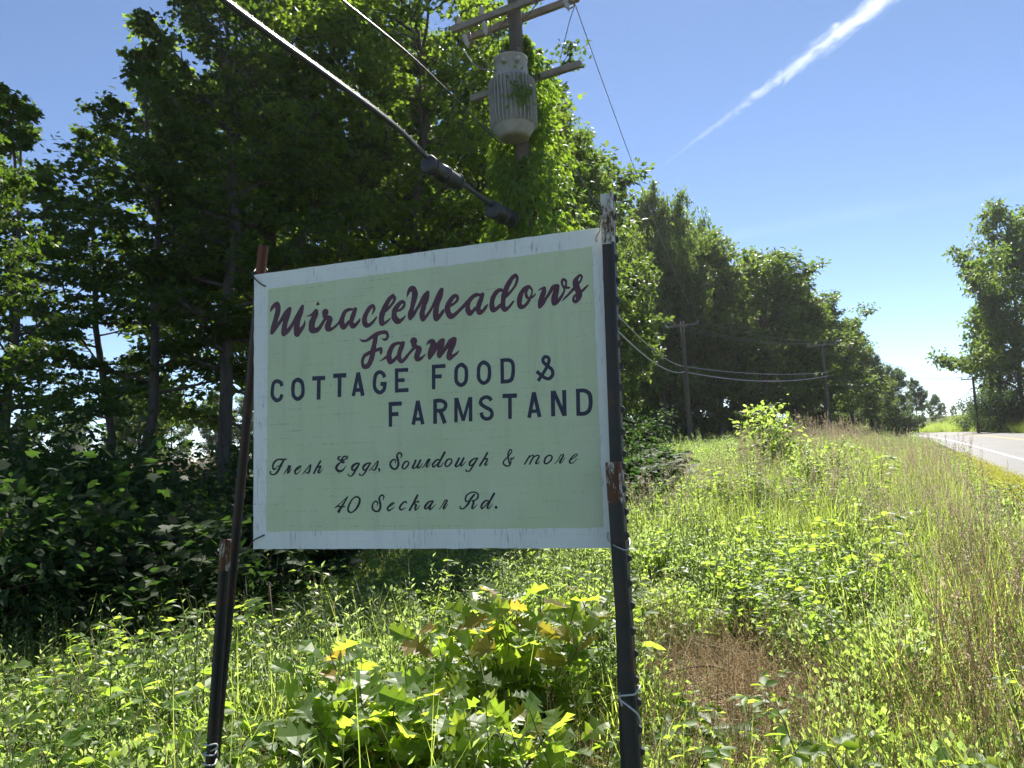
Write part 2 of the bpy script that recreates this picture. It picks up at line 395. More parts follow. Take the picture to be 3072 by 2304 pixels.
# board with slightly ragged edges
def ragged(a, b, n, amp):
    a = np.array(a); b = np.array(b); t = np.linspace(0, 1, n+1)[:-1]
    e = norm((b-a)[:2]); nn = np.array([-e[1], e[0]])
    return [np.append((a+(b-a)*q)[:2] + nn*(rng.normal(0, amp) if 0 < i else 0), 0) for i, q in enumerate(t)]
loop = sum([ragged(BC[i], BC[(i+1) % 4], 44, .0006) for i in range(4)], [])
nl = len(loop)
V = [p for p in loop] + [p-np.array([0, 0, T]) for p in loop]
F = [tuple(range(nl))[::-1], tuple(range(nl, 2*nl))] + [(i, (i+1) % nl, nl+(i+1) % nl, nl+i) for i in range(nl)]
me = new_mesh('panel', V, F, [white_paint, simple('plywood_edge', (.20,.15,.10), (.33,.27,.20), 40, .9)])
for p in me.polygons[1:]: p.material_index = 1
tag(mobj('panel', me, sign), 'white painted plywood with dark scuffs')
gl = sum([ragged(on_sign(*GQ[i]), on_sign(*GQ[(i+1) % 4]), 60, .0009) for i in range(4)], [])
ng = len(gl); zg = np.array([0, 0, .0006])
V = [p+zg for p in gl] + [p-zg for p in gl]
F = [tuple(range(ng))[::-1], tuple(range(ng, 2*ng))] + [(i, (i+1) % ng, ng+(i+1) % ng, ng+i) for i in range(ng)]
tag(mobj('green_field', new_mesh('green_field', V, F, green_paint), sign), 'sage green painted field of the board')

# lettering: brush strokes, each a list of (x, y, half width) read off the frame
class Paint:
    def __init__(s): s.st = []; s.lay = 0
    def stroke(s, pts, org, sc, r=None, butt=False, closed=False, k=5, smooth=True, grow=0.0):
        P = np.array([(p[0], p[1], p[2] if len(p) > 2 else r) for p in pts], float)
        if smooth and len(P) > 2: P = smooth_pts(P, k)
        W = np.array([on_sign(org[0]+p[0]*sc, org[1]+p[1]*sc) for p in P])[:, :2]
        mpx = np.linalg.norm(on_sign(org[0]+P[0][0]*sc+10, org[1]+P[0][1]*sc)[:2]-W[0])/10*sc
        rad = np.maximum(P[:, 2], 1.5)*mpx + grow
        if not smooth or len(pts) > 2: rad = rad*(1+np.convolve(rng.normal(0, .055, len(rad)+2), np.ones(3)/3, 'valid'))
        z0 = .0009 + .00006*(s.lay % 6); s.lay += 1
        T_ = norm(np.gradient(W, axis=0)); Nn = np.stack([-T_[:, 1], T_[:, 0]], -1)
        n = len(W); zz = z0 + np.linspace(0, .00004, n)
        A = np.column_stack([W+Nn*rad[:, None], zz]); B = np.column_stack([W-Nn*rad[:, None], zz])
        v = list(A)+list(B); f = [(i, n+i, n+i+1, i+1) for i in range(n-1)]
        if not butt:                                    # round brush ends and joints
            for i in range(0, n, 2):
                m = 14; c = len(v); zc = zz[i]+.000012*(1+i % 3)
                v += [np.array([W[i][0]+rad[i]*math.cos(a), W[i][1]+rad[i]*math.sin(a), zc]) for a in np.linspace(0, 2*math.pi, m+1)[:-1]]
                f.append(tuple(c+j for j in range(m)))
        Wd = W if len(W) > 2 else np.array([W[0]+(W[1]-W[0])*t for t in np.linspace(0, 1, 15)])
        s.st.append((v, f, Wd, np.full(len(Wd), rad.max()) if len(Wd) != len(rad) else rad))
    def build(s, name, mat, label):
        n = len(s.st); par = list(range(n))             # strokes that touch make one letter or joined word
        def find(i):
            while par[i] != i: i = par[i]
            return i
        for i in range(n):
            for j in range(i):
                d = np.linalg.norm(s.st[i][2][:, None]-s.st[j][2][None], axis=-1) - s.st[i][3][:, None] - s.st[j][3][None]
                if d.min() < -.0002: par[find(i)] = find(j)
        groups = {}
        for i in range(n): groups.setdefault(find(i), []).append(i)
        for g_ in groups.values():
            mb = MB()
            for i in g_: mb.add(s.st[i][0], s.st[i][1])
            mb.build('letter', mat, sign)
maroon = simple('maroon_paint', (.070,.022,.038), (.125,.040,.064), 40, .5)
navy = simple('navy_paint', (.013,.015,.036), (.034,.037,.07), 45, .5)
inkc = simple('black_ink_paint', (.012,.014,.024), (.018,.02,.032), 14, .5)
SA = 240/2212.0
A_, B_, C_, D_, E_ = (800,860), (1000,840), (1200,820), (1380,800), (1540,790)
red1 = [
 (A_, [(112,700,6),(130,640,30),(190,545,50),(285,490,68),(318,600,76),(305,720,76),(270,850,72),(235,980,70),(195,1120,72),(165,1230,62),(150,1275,50)]),
 (A_, [(150,1275,50),(240,1150,58),(330,1040,45),(420,910,50),(500,790,60),(580,680,62),(645,612,50)]),
 (A_, [(642,620,55),(590,800,65),(530,950,72),(500,1080,74),(487,1200,78),(480,1290,74)]),
 (A_, [(480,1290,75),(590,1220,58),(680,1100,48),(770,960,52),(850,830,62),(920,700,60),(970,590,48),(1003,532,36)]),
 (A_, [(1000,540,38),(965,690,55),(900,850,68),(855,1000,76),(835,1130,80),(845,1280,92)]),
 (A_, [(850,1288,90),(940,1200,62),(1020,1100,44),(1055,1000,25),(1058,945,12)]),
 (A_, [(1400,490,28),(1448,448,54)]),
 (A_, [(1085,822,5),(1180,802,18),(1270,765,38),(1360,690,58)]),
 (A_, [(1368,682,60),(1355,760,78),(1310,870,82),(1265,980,84),(1248,1090,84),(1262,1180,92),(1320,1210,75),(1420,1185,54),(1500,1090,48),(1580,960,40),(1640,870,45)]),
 (A_, [(1625,712,90),(1630,716,92)]), (A_, [(1615,790,74),(1630,860,58)]),
 (A_, [(1640,840,48),(1750,890,74),(1725,995,80),(1690,1100,76),(1705,1160,72),(1790,1175,42),(1900,1100,32),(2000,1000,32),(2060,900,42)]),
 (B_, [(520,812,30),(430,822,45),(330,880,55),(270,1000,62),(237,1120,65),(245,1220,76),(280,1300,72),(350,1260,52),(430,1165,45)]),
 (B_, [(608,812,55),(580,900,62),(540,1010,66),(510,1110,66),(503,1200,64),(548,1275,70),(640,1220,48),(710,1140,36),(738,1088,22)]),
 (B_, [(1074,965,8),(1110,880,28),(1135,790,38),(1095,722,50),(1020,760,58),(950,860,62),(890,980,66),(866,1080,69),(872,1180,73),(925,1260,60),(1010,1238,45),(1100,1160,38),(1170,1070,28),(1207,1016,14)]),
 (B_, [(1650,440,50),(1560,520,58),(1490,640,66),(1430,760,75),(1370,900,75),(1337,1020,72),(1335,1120,72),(1352,1200,70),(1430,1190,40),(1520,1120,28),(1590,1056,12)]),
 (B_, [(1650,440,50),(1695,500,45),(1680,590,38),(1610,690,36),(1530,780,36),(1440,860,40)]),
 (B_, [(1740,850,42),(1850,832,32),(1940,750,38),(1972,660,35),(1930,602,45),(1850,640,55),(1760,740,65),(1700,850,74),(1685,950,70),(1700,1050,78),(1785,1140,80),(1870,1120,48),(1950,1050,32),(2004,986,15)]),
 (C_, [(195,670,5),(215,590,28),(265,470,55),(350,422,76),(410,520,80),(407,650,82),(372,800,72),(337,950,64),(300,1080,68),(277,1190,62),(283,1250,50)]),
 (C_, [(285,1250,50),(370,1140,58),(450,1020,42),(540,880,45),(620,740,55),(690,620,60),(765,530,52)]),
 (C_, [(770,535,50),(740,700,66),(690,830,64),(650,950,72),(620,1070,76),(615,1180,74),(642,1262,66)]),
 (C_, [(645,1260,68),(720,1200,46),(810,1080,38),(890,950,38),(970,790,46),(1050,640,60),(1110,510,54),(1160,447,50)]),
 (C_, [(1160,450,54),(1120,620,68),(1060,760,70),(1020,900,73),(1000,1020,79),(990,1130,80),(1012,1240,86)]),
 (C_, [(1014,1240,88),(1100,1180,54),(1165,1100,46),(1195,1040,36),(1201,1012,24)]),
 (C_, [(1360,900,50),(1460,860,36),(1550,790,38),(1600,700,40),(1565,628,46),(1490,640,58),(1410,730,62),(1350,830,68),(1315,930,75),(1320,1040,78),(1362,1140,82),(1425,1192,70),(1520,1140,54),(1620,1050,47),(1720,950,45),(1810,860,50),(1870,785,50)]),
 (D_, [(540,782,40),(460,778,50),(360,830,58),(270,930,62),(228,1030,65),(215,1130,70),(230,1220,75),(278,1292,70),(360,1230,50),(440,1140,45)]),
 (D_, [(622,770,58),(585,900,65),(540,1010,68),(510,1120,68),(510,1200,68),(553,1260,72),(640,1220,52),(710,1130,42),(758,1062,25)]),
 (D_, [(1180,662,40),(1090,650,55),(1000,720,62),(930,830,65),(892,950,68),(884,1060,73),(902,1160,78),(945,1202,62),(1040,1140,50),(1130,1050,45)]),
 (D_, [(1530,240,48),(1450,310,60),(1370,430,70),(1300,560,75),(1260,680,75),(1220,800,75),(1197,920,70),(1190,1040,68),(1197,1120,70),(1245,1190,62),(1320,1150,45),(1400,1070,38),(1460,990,30),(1500,947,16)]),
 (D_, [(1530,240,48),(1583,300,42),(1570,420,38),(1520,540,36),(1440,650,36),(1350,750,42),(1270,830,40)]),
 (D_, [(1920,552,38),(1880,552,42),(1800,600,58),(1720,700,65),(1672,810,70),(1647,920,72),(1642,1010,70),(1667,1090,75),(1722,1118,58),(1810,1070,45),(1880,980,45),(1930,890,40),(1972,800,28),(1995,700,24),(1980,620,30),(1920,556,38)]),
 (D_, [(1870,600,45),(1830,700,38),(1832,790,42),(1870,862,42),(1940,870,35),(2020,830,32),(2090,757,18)]),
 (E_, [(690,755,10),(760,710,28),(850,692,50)]),
 (E_, [(855,690,55),(845,790,72),(800,920,76),(765,1030,78),(745,1130,64),(728,1220,42)]),
 (E_, [(730,1215,45),(820,1100,58),(900,980,42),(980,860,44),(1050,740,52),(1120,652,62),(1215,642,62)]),
 (E_, [(1215,642,65),(1190,760,80),(1160,870,84),(1142,980,94),(1132,1080,80),(1115,1150,30)]),
 (E_, [(1150,1090,80),(1250,1030,50),(1330,920,42),(1400,790,32),(1420,690,30)]),
 (E_, [(1415,690,36),(1352,580,30),(1350,490,38),(1387,442,32),(1445,480,38),(1465,560,28),(1450,658,38),(1530,677,32),(1558,666,22)]),
 (E_, [(1345,1050,6),(1420,970,25),(1520,870,32),(1620,760,38),(1720,660,50)]),
 (E_, [(1815,545,38),(1872,465,28),(1898,375,28),(1842,332,38),(1765,405,50),(1722,490,74),(1730,600,88),(1770,700,85),(1810,800,88),(1812,900,88),(1790,990,64),(1740,1060,46),(1690,1058,45),(1660,990,36),(1690,912,36),(1745,870,40)]),
 (E_, [(1890,782,40),(1970,702,35),(2060,612,22)]),
]
p = Paint()
for o, st in red1: p.stroke(st, o, SA)
p.build('script_lettering', maroon, 'maroon brush script reading MiracleMeadows')
SF = 320/2212.0; FO = (1060,970)
p = Paint()
for st in [
 [(130,320,4),(190,365,22),(280,355,28),(380,290,35),(480,230,42),(590,190,35),(680,190,35),(715,250,28),(700,310,30),(655,340,24),(590,320,8)],
 [(470,262,45),(450,380,48),(425,500,52),(405,620,55),(380,730,52),(335,840,52),(270,900,45),(220,890,45),(192,830,30),(197,750,32),(240,672,36),(330,612,36),(420,572,38),(500,552,32),(572,530,34),(578,600,28),(570,650,8)],
 [(550,785,6),(620,745,18),(700,690,30)],
 [(1000,410,28),(900,418,32),(820,470,45),(770,560,52),(742,660,55),(748,750,55),(772,810,42),(850,760,36),(920,690,36)],
 [(1035,410,40),(1000,500,48),(965,590,48),(950,680,48),(962,750,45),(1002,792,38),(1070,740,35),(1140,650,30),(1210,570,28),(1260,510,35)],
 [(1256,368,74),(1260,374,76)], [(1258,440,58),(1280,490,46)],
 [(1290,480,40),(1360,530,58),(1345,600,62),(1317,690,55),(1335,742,48),(1400,730,32),(1460,680,20),(1505,632,6)],
 [(1520,455,6),(1560,395,28),(1640,375,50),(1660,470,66),(1615,580,64),(1588,660,50),(1582,728,25)],
 [(1590,720,25),(1650,610,48),(1730,480,45),(1800,390,44),(1850,357,48)],
 [(1855,360,50),(1830,480,52),(1790,580,50),(1777,660,45),(1787,698,28)],
 [(1790,690,35),(1870,590,34),(1950,470,42),(2020,370,48),(2080,332,45)],
 [(2092,340,54),(2060,450,60),(2020,550,56),(1992,640,58),(2000,718,54),(2080,670,32),(2150,620,22),(2198,556,6)],
]: p.stroke(st, FO, SF)
p.build('script_lettering', maroon, 'maroon brush script reading Farm')

G5, S5 = (800,1080), 440/2212.0
G6, S6 = (1140,1050), 660/2212.0
def block(p, org, sc, curves, bars):
    for st, r in curves: p.stroke(st, org, sc, r=r, butt=True, k=7)
    for x0, y0, x1, y1, r in bars: p.stroke([(x0,y0),(x1,y1)], org, sc, r=r, butt=True, smooth=False)
p = Paint()
block(p, G5, S5, [
 ([(234,394),(215,345),(160,319),(108,350),(88,450),(93,550),(150,608),(208,585),(234,518)], 26),
 ([(475,297),(530,335),(550,430),(538,535),(470,588),(412,545),(398,450),(412,340),(475,297),(525,330)], 27),
 ([(1783,262),(1755,205),(1705,183),(1650,222),(1626,340),(1640,440),(1705,491),(1768,450),(1786,350)], 27)],
 [(690,279,885,270,29),(790,272,785,598,27),(1005,240,1203,230,29),(1103,235,1100,560,28),
  (1382,188,1308,545,27),(1382,188,1452,540,27),(1322,455,1432,450,26),(1718,363,1812,360,28),
  (1962,133,1962,493,26),(1938,156,2137,148,27),(1960,308,2083,303,26),(1938,464,2142,451,27)])
block(p, G6, S6, [
 ([(822,146),(862,180),(870,250),(860,320),(815,353),(772,320),(765,250),(775,180),(822,146),(858,176)], 18),
 ([(1045,122),(1093,158),(1102,235),(1090,300),(1045,333),(1000,300),(991,230),(1001,160),(1045,122),(1088,150)], 18),
 ([(1210,108),(1290,101),(1333,130),(1340,215),(1326,290),(1290,313),(1214,320)], 18.5),
 ([(1590,312),(1640,237),(1680,168),(1700,110),(1694,80),(1665,68),(1640,90),(1646,125),(1690,163),(1730,200),(1736,250),(1700,288),(1650,275),(1575,215)], 17)],
 [(540,150,540,395,17.5),(522,168,660,160,18),(540,268,622,264,19),(1228,90,1232,338,18)])
p.build('block_lettering', navy, 'dark navy capitals reading COTTAGE FOOD &')
p = Paint()
block(p, G6, S6, [
 ([(537,515),(610,509),(655,532),(660,572),(630,605),(556,612)], 18),
 ([(1121,508),(1100,482),(1062,474),(1020,498),(1015,540),(1060,575),(1110,602),(1128,640),(1112,680),(1070,693),(1030,670),(1019,628)], 18),
 ([(1970,412),(2050,408),(2104,440),(2119,520),(2106,600),(2060,638),(1976,642)], 20)],
 [(105,528,107,772,17.5),(88,545,220,538,18),(105,648,187,643,18),(382,510,335,752,18),(382,510,432,748,18),(345,697,420,694,17),
  (555,498,555,742,18),(603,600,654,738,18),(765,480,765,727,18),(772,485,838,712,16),(838,712,903,478,16),(911,473,912,718,18),
  (1232,463,1378,458,20),(1307,460,1308,693,19),(1548,425,1500,682,19),(1548,425,1606,675,19),(1510,617,1596,613,18),
  (1738,410,1742,668,20),(1745,412,1855,660,19),(1852,403,1858,663,20),(1990,396,1995,660,20)])
p.build('block_lettering', navy, 'dark navy capitals reading FARMSTAND')
H1, H2, H3, H4 = (800,1340), (980,1340), (1160,1330), (1480,1320)
line3 = [
 (H1, [(420,256,8),(350,268,17),(270,262,14),(200,285,16),(146,350,20),(130,420,18),(156,470,18),(215,436,6)]),
 (H1, [(358,282,16),(300,380,22),(250,480,22),(200,550,18),(140,580,12),(85,565,12),(68,530,9),(85,510,8),(96,535,6)]),
 (H1, [(210,408,7),(265,400,9),(325,402,8)]),
 (H1, [(352,570,5),(420,480,12),(465,410,15)]), (H1, [(450,400,12),(505,401,14)]), (H1, [(492,410,20),(455,500,20),(440,545,17),(482,520,8),(516,466,5)]),
 (H1, [(610,495,6),(680,450,10),(716,410,10),(690,400,10),(630,450,18),(590,510,20),(600,555,15),(640,560,8),(690,510,6),(722,475,4)]),
 (H1, [(755,555,6),(830,470,10),(916,370,9),(905,440,18),(880,520,20),(840,550,10),(800,520,8)]),
 (H1, [(1120,300,18),(1060,400,18),(985,545,18)]), (H1, [(1040,450,10),(1095,410,12),(1125,410,15),(1090,480,18),(1072,530,16),(1112,530,10),(1165,460,4)]),
 (H1, [(1540,200,6),(1495,220,17),(1490,260,16),(1540,285,11),(1620,267,10),(1677,228,14),(1655,200,12),(1598,212,14),(1560,265,17),(1550,300,13),(1580,335,13),(1610,322,11),(1596,298,9),(1530,330,14),(1460,400,22),(1450,460,26),(1510,510,22),(1590,480,14),(1646,400,5)]),
 (H1, [(1930,350,10),(1870,347,16),(1790,400,24),(1772,470,19),(1802,490,13),(1860,440,13),(1918,362,14)]),
 (H1, [(1920,358,17),(1850,480,20),(1790,580,16),(1740,612,10),(1700,592,10),(1690,572,12)]),
 (H2, [(918,340,10),(850,345,14),(775,400,23),(757,460,19),(792,485,12),(850,430,13),(905,350,13)]),
 (H2, [(905,348,17),(840,460,18),(780,560,14),(730,595,10),(685,580,12),(690,558,11)]),
 (H2, [(885,500,6),(960,420,8),(1066,295,8),(1055,370,16),(1020,450,18),(980,490,10),(940,460,8)]),
 (H2, [(1090,465,21),(1100,490,14),(1086,526,5)]),
 (H3, [(295,300,5),(315,235,15),(280,200,14),(236,212,16),(218,270,21),(240,360,22),(245,440,22),(210,515,18),(160,535,17),(95,490,20),(76,420,18),(110,360,16),(160,335,14),(190,362,12),(180,415,5)]),
 (H3, [(430,370,12),(462,410,14),(430,475,15),(370,530,12),(328,500,18),(350,430,18),(395,380,14),(432,370,12)]),
 (H3, [(605,355,20),(570,440,20),(540,500,20),(582,515,12),(640,450,9),(700,360,10)]), (H3, [(705,350,18),(660,440,20),(642,505,18),(690,495,10),(750,415,4)]),
 (H3, [(725,518,5),(790,450,8),(860,340,12),(900,335,13),(860,400,18),(826,470,18),(842,490,13),(882,460,6),(918,400,4)]),
 (H3, [(1100,345,12),(1060,336,14),(990,390,18),(956,450,18),(972,490,14),(1030,450,10),(1090,380,9)]), (H3, [(1205,190,22),(1140,310,20),(1072,440,20),(1074,482,15),(1130,470,10),(1185,386,4)]),
 (H3, [(1312,320,12),(1355,350,14),(1330,420,16),(1260,480,12),(1217,450,18),(1240,370,18),(1290,325,14),(1314,320,12)]),
 (H3, [(1505,310,20),(1460,400,20),(1427,465,20),(1472,478,12),(1540,400,9),(1598,312,10)]), (H3, [(1600,308,18),(1555,400,20),(1537,465,16),(1580,450,10),(1648,376,4)]),
 (H3, [(1892,310,10),(1820,316,14),(1740,380,20),(1717,440,18),(1752,460,12),(1820,400,12),(1880,320,13)]), (H3, [(1885,312,16),(1810,430,18),(1740,550,14),(1690,582,10),(1645,570,12),(1655,546,12)]),
 (H3, [(2090,200,18),(2010,340,18),(1935,460,18)]), (H3, [(1990,370,9),(2060,320,12),(2095,332,14),(2060,400,16),(2037,445,14),(2070,450,10),(2106,416,4)]),
 (H4, [(436,345,5),(410,385,12),(367,387,14),(370,440,10),(347,520,11),(280,540,14),(217,500,16),(217,440,14),(300,350,12),(375,260,12),(380,212,10),(350,200,12),(312,270,14),(312,360,16),(332,460,16),(352,525,14)]),
 (H4, [(755,330,15),(700,420,15),(650,500,14)]), (H4, [(720,380,8),(800,322,10),(840,332,14),(800,410,15),(755,500,16)]), (H4, [(820,370,8),(900,322,12),(954,334,14),(910,420,17),(882,480,18),(922,485,10),(965,446,4)]),
 (H4, [(1182,315,12),(1220,350,15),(1190,430,16),(1110,490,14),(1062,470,18),(1080,380,18),(1140,325,14),(1186,315,12)]),
 (H4, [(1270,498,5),(1350,410,8),(1400,320,10),(1460,305,10),(1425,380,18),(1382,450,18),(1388,480,12),(1430,450,6),(1482,372,4)]),
 (H4, [(1620,410,6),(1700,350,8),(1746,302,8),(1715,290,8),(1640,350,14),(1586,430,18),(1592,475,14),(1650,475,8),(1700,430,6),(1745,380,4)]),
]
p = Paint()
for o, st in line3: p.stroke(st, o, SF, grow=.00025)
p.build('fine_script_lettering', inkc, 'fine black script reading Fresh Eggs, Sourdough & more')
line4 = [
 (H1, [(1690,1028,6),(1560,1150,8),(1420,1265,6)]), (H1, [(1420,1262,6),(1490,1236,14),(1550,1245,14),(1600,1245,10),(1635,1228,5)]), (H1, [(1685,1040,8),(1600,1180,16),(1540,1270,22),(1487,1363,27)]),
 (H1, [(1880,1035,14),(1934,1090,20),(1910,1200,22),(1840,1310,16),(1760,1362,12),(1702,1340,20),(1692,1270,18),(1740,1150,16),(1810,1060,12),(1884,1035,14)]),
 (H2, [(1170,1105,5),(1190,1040,14),(1160,1005,14),(1110,1030,16),(1096,1090,20),(1115,1190,22),(1115,1270,20),(1080,1330,18),(1020,1340,16),(962,1300,18),(950,1230,16),(985,1150,14),(1030,1135,14),(1060,1162,13),(1050,1220,6)]),
 (H3, [(50,1320,6),(110,1280,8),(152,1242,10),(120,1235,10),(60,1290,16),(22,1350,18),(47,1395,15),(110,1360,8),(165,1320,4)]),
 (H3, [(415,1240,10),(408,1210,12),(360,1220,16),(300,1280,20),(272,1340,20),(302,1380,15),(360,1350,8),(398,1328,4)]),
 (H3, [(640,1080,20),(570,1220,20),(480,1380,21)]), (H3, [(560,1260,8),(620,1217,10),(660,1205,14),(666,1225,10)]), (H3, [(580,1262,10),(615,1282,20),(592,1340,18),(602,1385,12),(650,1340,8),(692,1286,4)]),
 (H3, [(972,1200,10),(900,1202,14),(830,1260,21),(792,1330,20),(822,1358,12),(890,1290,12),(958,1212,12)]), (H3, [(962,1200,18),(902,1310,20),(892,1365,18),(940,1350,10),(1015,1270,4)]),
 (H3, [(1090,1370,5),(1150,1290,8),(1210,1190,12),(1260,1186,12),(1225,1250,18),(1182,1330,20),(1194,1355,13),(1230,1320,6),(1275,1260,4)]),
 (H3, [(1525,1310,12),(1532,1345,14),(1590,1355,12),(1680,1270,20),(1750,1150,22),(1832,1050,17)]),
 (H3, [(1695,1190,8),(1650,1205,14),(1636,1150,16),(1670,1070,14),(1760,1016,12),(1850,1018,12),(1898,1062,16),(1888,1130,16),(1830,1180,12),(1770,1190,8)]),
 (H3, [(1780,1190,12),(1806,1222,20),(1782,1300,22),(1772,1350,16),(1812,1336,10),(1880,1266,4)]),
 (H3, [(2112,1190,10),(2060,1187,14),(1990,1250,20),(1962,1320,18),(1982,1350,14),(2050,1290,10),(2110,1210,8)]), (H3, [(2230,1042,22),(2160,1170,20),(2097,1300,20),(2098,1345,15),(2140,1330,8),(2200,1246,4)]),
 (H4, [(58,1396,28),(62,1397,29)]),
]
p = Paint()
for o, st in line4: p.stroke(st, o, SF, grow=.00025)
p.build('fine_script_lettering', inkc, 'fine black script reading 40 Seckar Rd.')

# ------------------------------------------------------------------ steel posts
def post_mat():
    m, nt, out = mat_base('rusty_green_steel')
    tc = N(nt, 'ShaderNodeTexCoord'); v = tc.outputs['Object']
    a = noise(nt, 9, 6, .7, v); b = noise(nt, 60, 4, .7, v)
    c = ramp(nt, a.outputs[0], [(.34, (.028,.034,.032)), (.52, (.045,.042,.038)), (.66, (.11,.045,.022))]).outputs[0]
    c = mixc(nt, mth(nt, 'MULTIPLY', b.outputs[0], .45), c, (.05,.03,.022))
    p = N(nt, 'ShaderNodeBsdfPrincipled'); nt.links.new(c, p.inputs['Base Color'])
    p.inputs['Roughness'].default_value = .6; p.inputs['Metallic'].default_value = .15
    nt.links.new(p.outputs[0], out.inputs[0]); return m
def tip_mat(name, rust_lo):
    m, nt, out = mat_base(name)
    tc = N(nt, 'ShaderNodeTexCoord'); v = tc.outputs['Object']
    mp = N(nt, 'ShaderNodeMapping'); mp.inputs['Scale'].default_value = (1, 1, .35); nt.links.new(v, mp.inputs[0])
    a = noise(nt, 55, 6, .75, mp.outputs[0]); b = noise(nt, 220, 4, .7, v)
    r = mixc(nt, b.outputs[0], (.17,.068,.028), (.075,.030,.016))
    k = ramp(nt, a.outputs[0], [(rust_lo, (1,1,1)), (rust_lo+.10, (0,0,0))]).outputs[0]
    c = mixc(nt, k, (.62,.60,.54), r)
    p = N(nt, 'ShaderNodeBsdfPrincipled'); nt.links.new(c, p.inputs['Base Color']); p.inputs['Roughness'].default_value = .7
    nt.links.new(p.outputs[0], out.inputs[0]); return m
PM = post_mat(); stud_mesh = None
def plane_pt(px, py, off):
    r = ray(px, py); t = (np.dot(SO-EYE, SNm)+off)/np.dot(r, SNm); return EYE + r*t
def steel_post(top, low, off, label, tipmat, tip_len, stem_w=.034, flange=.040, ridge=False):
    """top and low are frame points on the axis of the broad face; off is the distance in front of the board"""
    a = plane_pt(*top, off); b = plane_pt(*low, off)
    up = norm(a-b); x = norm(SX - up*np.dot(SX, up)); y = np.cross(up, x)    # y points away from the viewer
    zb = float(ground_z(b[0], b[1]))-.35
    L = (a[2]-zb)/up[2]; base = a - up*L
    root = empty('steel_post'); root.matrix_world = Matrix(((x[0], y[0], up[0], base[0]), (x[1], y[1], up[1], base[1]), (x[2], y[2], up[2], base[2]), (0,0,0,1)))
    tag(root, label, 'post')
    w = stem_w/2; prof = [(-w,-.003),(w-.004,-.003),(w-.004,-flange/2),(w+.003,-flange/2),(w+.003,flange/2),(w-.004,flange/2),(w-.004,.003),(-w,.003)]
    if ridge: prof = [(-w,.010),(-w,.004),(-.001,.004),(-.001,-.014),(.005,-.014),(.005,.004),(w,.004),(w,.010)]
    def ext(pr, z0, z1, nseg=1):
        n = len(pr); V = []
        for q in range(nseg+1):
            z = z0+(z1-z0)*q/nseg; V += [(px_, py_, z) for px_, py_ in pr]
        F = [tuple(range(n))[::-1], tuple(nseg*n+i for i in range(n))]
        for q in range(nseg): F += [(q*n+i, q*n+(i+1) % n, (q+1)*n+(i+1) % n, (q+1)*n+i) for i in range(n)]
        return V, F
    mobj('shaft', new_mesh('shaft', *ext(prof, 0, L-.001, 4), PM), root)
    pc = np.array(prof); c = pc.mean(0)
    pr2 = [(px_+(.0009 if px_ > c[0] else -.0009), py_+(.0009 if py_ > (.007 if ridge else 0) else -.0009)) for px_, py_ in prof]
    tag(mobj('painted_tip', new_mesh('painted_tip', *ext(pr2, L-tip_len, L+.001), tipmat), root), 'white paint tip eaten by rust')
    sm = MB().box((w+.003+.006, 0, 0), (.012, .014, .016)).v
    sm = [(w+.003, -.009, -.010), (w+.003, .009, -.010), (w+.003, .009, .012), (w+.003, -.009, .012), (w+.012, -.006, -.004), (w+.012, .006, -.004), (w+.012, .006, .006), (w+.012, -.006, .006)]
    st = new_mesh('stud', sm, [(0,1,2,3),(7,6,5,4),(0,4,5,1),(1,5,6,2),(2,6,7,3),(3,7,4,0)], PM)
    z = L-.012; i = 0
    while z > .5:
        o = mobj('stud', st, root)
        if ridge: o.rotation_euler = (0, 0, math.pi/2); o.location = (-.006 if i % 2 else .008, .010-w-.003, z)
        else: o.location = (0, -.008 if i % 2 else .010, z)
        z -= .0615; i += 1
    return root
t_white = tip_mat('rust_flecked_white', .44); t_rust = tip_mat('rusted_white', .62); t_half = tip_mat('half_rusted_white', .52)
steel_post((1819,583), (1845,1300), .034, 'tall dark steel post at the right edge of the sign, white tip bound with twine', t_white, .148)
steel_post((1839,1387), (1899,2304), .085, 'lower steel post lashed in front at the right, its rusty tip beside the sign', t_half, .108, .040, .05)
steel_post((786,738), (703,1613), -.045, 'leaning steel post behind the left edge of the sign with rusty top', t_rust, .12, .036, .04, True)
steel_post((674,1619), (628,2304), .045, 'short steel post lashed in front of the leaning left post', t_half, .100, .040, .05, True)

def tie(name, pts, r, mat, label, k=6):
    W = smooth_pts([plane_pt(x, y, o) for x, y, o in pts], k)
    return tag(MB().tube(W, r, 6).build(name, mat, None, True), label, 'wire' if 'wire' in name else 'cord')
dwire = simple('dark_tie_wire', (.03,.026,.024), (.06,.05,.045), 60, .5, metal=.5)
twine = simple('pale_twine', (.50,.46,.40), (.36,.33,.28), 60, .9)
wcord = simple('white_cord', (.62,.60,.56), (.5,.48,.45), 60, .6)
tie('tie_wire', [(806,860,-.02),(794,858,.004),(780,850,.006),(764,835,.008),(758,824,-.01),(775,800,-.09),(797,805,-.04),(802,812,-.02)], .0022, dwire, 'dark wire at the top left corner of the sign')
tie('tie_wire', [(792,1605,-.02),(791,1606,.004),(775,1613,.008),(760,1622,.012),(752,1636,.01),(738,1650,-.02),(715,1657,-.04),(693,1665,-.10)], .0022, dwire, 'dark wire at the lower left corner of the sign')
tie('tie_wire', [(1824,1598,-.02),(1823,1599,.004),(1822,1612,.010),(1829,1626,.03),(1850,1640,.125),(1880,1650,.14),(1891,1628,.12),(1886,1614,.07)], .0022, M['galv'], 'twisted pale wire at the lower right corner of the sign')
tie('twine', [(1790,725,.002),(1788,712,.006),(1800,690,.02),(1800,660,.06),(1836,630,.075),(1842,645,.05),(1838,655,.02),(1800,652,.06),(1820,640,.068),(1839,628,.06),(1843,650,.03),(1836,662,.02)], .0021, twine, 'pale twine knotted round the top of the right post')
